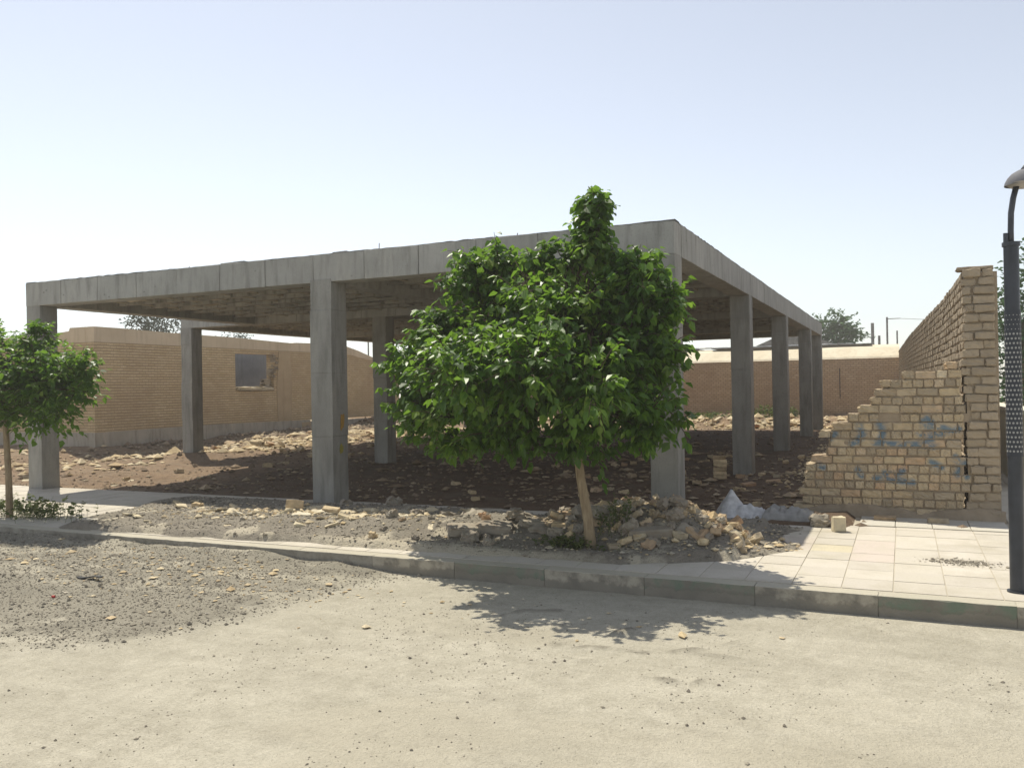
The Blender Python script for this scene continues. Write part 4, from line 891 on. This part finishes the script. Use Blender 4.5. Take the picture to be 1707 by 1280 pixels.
# uncountable crumbs
def crumbs(name, label, n, fn, mat, smin, smax, seed, flatk=.6):
    r = np.random.default_rng(seed); V = []; F = []; R_ = []
    base = np.array([(1, 0, 0), (0, 1, 0), (-1, 0, 0), (0, -1, 0), (0, 0, 1), (0, 0, -1.0)])
    fs = [(0, 1, 4), (1, 2, 4), (2, 3, 4), (3, 0, 4), (1, 0, 5), (2, 1, 5), (3, 2, 5), (0, 3, 5)]
    X, Y, Z = fn(r, n); 
    for i in range(len(X)):
        s = r.uniform(smin, smax)*(1+1.2*(r.random() < .08)); b_ = base*s*r.uniform(.6, 1.2, (6, 1))*np.array([1, r.uniform(.6, 1), flatk*r.uniform(.5, 1.2)]); a = r.uniform(0, 6.28); c, q = math.cos(a), math.sin(a)
        b_ = np.stack([b_[:, 0]*c-b_[:, 1]*q, b_[:, 0]*q+b_[:, 1]*c, b_[:, 2]], 1)+np.array([X[i], Y[i], Z[i]+s*.25]); o = len(V); V.extend(map(tuple, b_)); F.extend([tuple(o+k for k in f) for f in fs]); R_.extend([r.random()]*6)
    m = MB(); m.add(V, F, rnd=R_); return tag(m.build(name, mat), label, 'gravel', kind='stuff')
M_peb = single_brick('pebble', [(0, (.10, .09, .075)), (.4, (.20, .175, .14)), (.75, (.36, .32, .25)), (1, (.6, .54, .43))], (.18, .155, .12), objr=False)
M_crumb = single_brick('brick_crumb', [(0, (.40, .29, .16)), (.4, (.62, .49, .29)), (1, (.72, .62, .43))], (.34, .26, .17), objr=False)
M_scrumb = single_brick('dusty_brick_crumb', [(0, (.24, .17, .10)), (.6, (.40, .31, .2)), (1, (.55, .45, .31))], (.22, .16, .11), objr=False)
M_dcrumb = single_brick('soil_crumb', [(0, (.14, .10, .07)), (.6, (.26, .19, .13)), (1, (.42, .34, .24))], (.16, .12, .08), objr=False)
def f_patch(r, n):
    X = r.uniform(-10, -1.2, n); Y = r.uniform(-7, KY, n); k = (road_gravel(X, Y)+.45*np.exp(-((Y-np.interp(X, [-9, -3.7, -3.0, -2.5, -2.2, -2.1, -1.7], [-6.6, -5.85, -5.65, -5.2, -4.6, -3.6, -2.9]))/.35)**2)*(X < -1.3)) > r.uniform(.15, .95, n); X, Y = X[k], Y[k]; return X, Y, road_h(X, Y)
crumbs('road_gravel', 'grey gravel spilled over the left part of the dusty road', 34000, f_patch, M_peb, .004, .012, 51)
def f_road(r, n):
    X = r.uniform(-5, 5, n); Y = KY-r.random(n)**.8*4.6; k = (fbm(X*1.5, Y*1.5, 77)-.08+.4*np.exp(-((X+.4)/1.4)**2-((Y+4.5)/1.0)**2)+.8*(road_gravel(X, Y) > .35)) > r.uniform(.35, .85, n); X, Y = X[k], Y[k]; return X, Y, road_h(X, Y)
crumbs('road_pebbles', 'loose pebbles strewn over the cream dusty road', 16000, f_road, M_peb, .002, .008, 52)
def f_light(r, n):
    X = r.gauss(0, 1, n) if False else r.normal(-4.2, 1.6, n); Y = r.normal(-3.9, .45, n); k = (Y < KY-.05); X, Y = X[k], Y[k]; return X, Y, road_h(X, Y)
crumbs('pale_crumbs', 'pale brick crumbs over the gravel on the left of the road', 420, f_light, M_crumb, .008, .03, 53, .4)
def f_tip(r, n):
    X = r.uniform(-7.3, 1.7, n); Y = r.uniform(-2.8, .1, n); k = tip_mask(X, Y) > r.uniform(.3, .9, n); X, Y = X[k], Y[k]; return X, Y, tip_h(X, Y)
crumbs('heap_gravel', 'loose gravel covering the soil heap on the pavement', 11000, f_tip, M_peb, .006, .017, 54)
def f_tip2(r, n):
    X = np.concatenate([r.normal(-4.3, 1.0, n//2), r.normal(.1, .75, n//2)]); Y = np.concatenate([r.normal(-1.4, .4, n//2), r.normal(-1.4, .45, n//2)]); k = (tip_mask(X, Y) > .4); X, Y = X[k], Y[k]; return X, Y, tip_h(X, Y)
crumbs('heap_crumbs', 'pale brick crumbs scattered over the soil heap', 1800, f_tip2, M_crumb, .008, .03, 55, .5)
def f_lot(r, n):
    X = r.uniform(-19, 3, n); Y = .3+r.random(n)**1.2*24; return X, Y, lot_h(X, Y)
crumbs('lot_clods', 'clods and crumbs of soil over the building lot', 7000, f_lot, M_dcrumb, .012, .05, 56)
def f_back(r, n):
    X = np.concatenate([r.normal(-14, 2.2, n//3), r.uniform(-12, 2, n//3), r.uniform(-22, -12.5, n//3)]); Y = np.concatenate([r.uniform(7, 19, n//3), r.uniform(20.2, 24.5, n//3), r.uniform(1.5, 7.5, n//3)])
    k = r.random(len(X)) < np.where(Y < 7.5, .5, 1)*(.3+lot_pale(X, Y)); X, Y = X[k], Y[k]; return X, Y, lot_h(X, Y)
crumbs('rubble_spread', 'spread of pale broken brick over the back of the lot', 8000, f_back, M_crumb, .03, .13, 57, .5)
def f_bank(r, n):
    X = r.uniform(-19.3, -16.6, n); Y = r.uniform(7, 22, n); return X, Y, lot_h(X, Y)
crumbs('bank_rubble', 'brown rubble banked against the foot of the brick house', 1600, f_bank, M_dcrumb, .03, .1, 58)
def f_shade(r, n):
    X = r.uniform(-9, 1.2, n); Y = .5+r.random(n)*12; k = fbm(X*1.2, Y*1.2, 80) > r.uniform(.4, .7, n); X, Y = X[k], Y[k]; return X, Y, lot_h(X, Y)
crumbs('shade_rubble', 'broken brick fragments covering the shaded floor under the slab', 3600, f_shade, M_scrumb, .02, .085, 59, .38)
def f_mound(r, n):
    X = r.uniform(.6, 2.7, n); Y = r.uniform(3, 16, n); return X, Y, lot_h(X, Y)
crumbs('mound_crumbs', 'crumbs of earth over the mound behind the broken wall', 1500, f_mound, M_crumb, .015, .05, 60)
def f_tile(r, n):
    X = r.normal(2.88, .14, n); Y = r.normal(-1.5, .07, n); return X, Y, X*0+.001
crumbs('tile_debris', 'grey debris filling a broken paving tile near the lamp', 500, f_tile, M_peb, .005, .014, 61, .4)

# ------------------------------------------------------------------ sacking, film, rubber strip, cloth
def cloth(name, x0, x1, y0, y1, hf, mat, label, cat, n=44):
    xs = np.linspace(x0, x1, n); ys = np.linspace(y0, y1, n//2); o = grid(name, mat, xs, ys, hf, smooth=False); md = o.modifiers.new('thickness', 'SOLIDIFY'); md.thickness = .004; return tag(o, label, cat)
def bag_h(X, Y):
    pk = .27*np.maximum(0, 1-np.hypot((X-.50)/.20, (Y-.55)/.24)); rid = .12*np.maximum(0, 1-np.abs((Y-.45-.15*(X-.6))/.12))*sstep(.35, .5, X)*sstep(.98, .8, X)
    ed = np.minimum(np.minimum(X-.28, 1.0-X)/.1, np.minimum(Y-.2, .82-Y)/.1); w = fbm(X*3, Y*3, 91)
    return lot_h(X, Y)*.6+.02+np.maximum(pk, rid)+.16*np.abs(fbm(X*6, Y*6, 92, 3)-.5)+.10*np.abs(fbm(X*15, Y*15, 93, 2)-.5)-.05*np.clip(1-ed+w, 0, 1.3)
cloth('white_sack', .28, 1.0, .2, .82, bag_h, M_bag, 'crumpled dirty white sack peaked up in the shade beside the heap', 'sack')
def film_h(X, Y):
    ed = np.minimum(np.minimum(X-.85, 1.5-X)/.12, np.minimum(Y-.2, .75-Y)/.12)
    return lot_h(X, Y)*.6+.02+.11*fbm(X*5, Y*5, 95)*np.clip(ed, 0, 1)+.2*np.abs(fbm(X*9, Y*9, 96, 3)-.5)*np.clip(ed, .1, 1)-.04*np.clip(.5-ed, 0, 1)
cloth('plastic_film', .85, 1.5, .2, .75, film_h, M_film, 'wrinkled grey plastic film bunched up right of the white sack', 'plastic sheet')
m = MB(); V, F = rbox(.28, .045, .012, .004, .002, (10, 1, 1)); V[:, 2] += .012*np.sin(V[:, 0]*18)+.01; V[:, 1] += .02*np.sin(V[:, 0]*12)
c_, s_ = math.cos(-.1), math.sin(-.1); m.add([(-4.36+a*c_-b*s_, -4.47+a*s_+b*c_, ground_z(-4.36, -4.47)+.01+z) for a, b, z in V], F)
tag(m.build('rubber_strip', M_black), 'black rubber strip lying on the gravel at the left of the road', 'rubber strip')
m = MB(); V, F = rbox(.03, .02, .015, .003, .003); m.add([(-4.15+a, -5.0+b, ground_z(-4.15, -5.0)+.01+z) for a, b, z in V], F); tag(m.build('red_scrap', M_redcloth), 'tiny red scrap on the gravel on the left', 'litter')

# ------------------------------------------------------------------ weeds
def weeds(name, label, cx, cy, sx, sy, n, h, seed, leafy=.03, kind=None):
    r = np.random.default_rng(seed); m = MB(); P = []; D = []
    t = empty(name, (cx, cy, 0), label=label, cat='weeds')
    for k in range(n):
        x = r.normal(0, sx); y = r.normal(0, sy); z = ground_z(cx+x, cy+y)-.01; H = h*r.uniform(.4, 1.1); lx, ly = r.normal(0, .3, 2)*H
        m.tube([(x, y, z), (x+lx*.4, y+ly*.4, z+H*.6), (x+lx, y+ly, z+H)], [.003, .002, .001], 3, rnd=float(r.uniform(.3, 1)))
        for j in range(5):
            f = r.uniform(.2, 1); P.append((x+lx*f, y+ly*f, z+H*f)); a = r.uniform(0, 6.28); D.append((math.cos(a), math.sin(a), .6))
    m.build('stems', M_weed, t); m = MB(); leaves(m, np.array(P), np.array(D), leafy*2, .0, seed=seed, detail=False); m.build('leaves', M_weed, t)
weeds('weeds', 'dry grassy weeds round the foot of the left tree', -8.15, -2.3, .42, .16, 160, .26, 71)
weeds('weeds', 'low green weeds at the foot of the middle tree trunk', -.55, -2.22, .18, .07, 90, .1, 72, .02)
weeds('weeds', 'dark leafy weeds between the trunk and the rubble heap', -.2, -1.8, .08, .1, 40, .26, 75, .02)
weeds('weeds', 'green weed patch before the boundary wall left of the second side column', -4.9, 24.2, .6, .3, 160, .3, 73, .06)
weeds('weeds', 'green weed patch before the boundary wall right of the second side column', -2.3, 26, .6, .3, 160, .45, 74, .06)
weeds('weeds', 'sparse weeds on top of the earth mound behind the broken wall', 1.9, 8.3, .35, .8, 70, .15, 76, .03)

# ------------------------------------------------------------------ the dusty air
hm = bpy.data.materials.new('dusty_air'); hm.use_nodes = True; ht = hm.node_tree; ht.nodes.clear()
pv = ht.nodes.new('ShaderNodeVolumePrincipled'); pv.inputs['Color'].default_value = (.99, .96, .89, 1); pv.inputs['Density'].default_value = .0023; pv.inputs['Anisotropy'].default_value = .3
ho = ht.nodes.new('ShaderNodeOutputMaterial'); ht.links.new(pv.outputs[0], ho.inputs['Volume'])
m = MB(); m.box(-112, 92, -42, 112, -2.2, 9.0); tag(m.build('haze', hm), 'thin pale dusty haze hanging over the whole place', 'haze', kind='stuff')
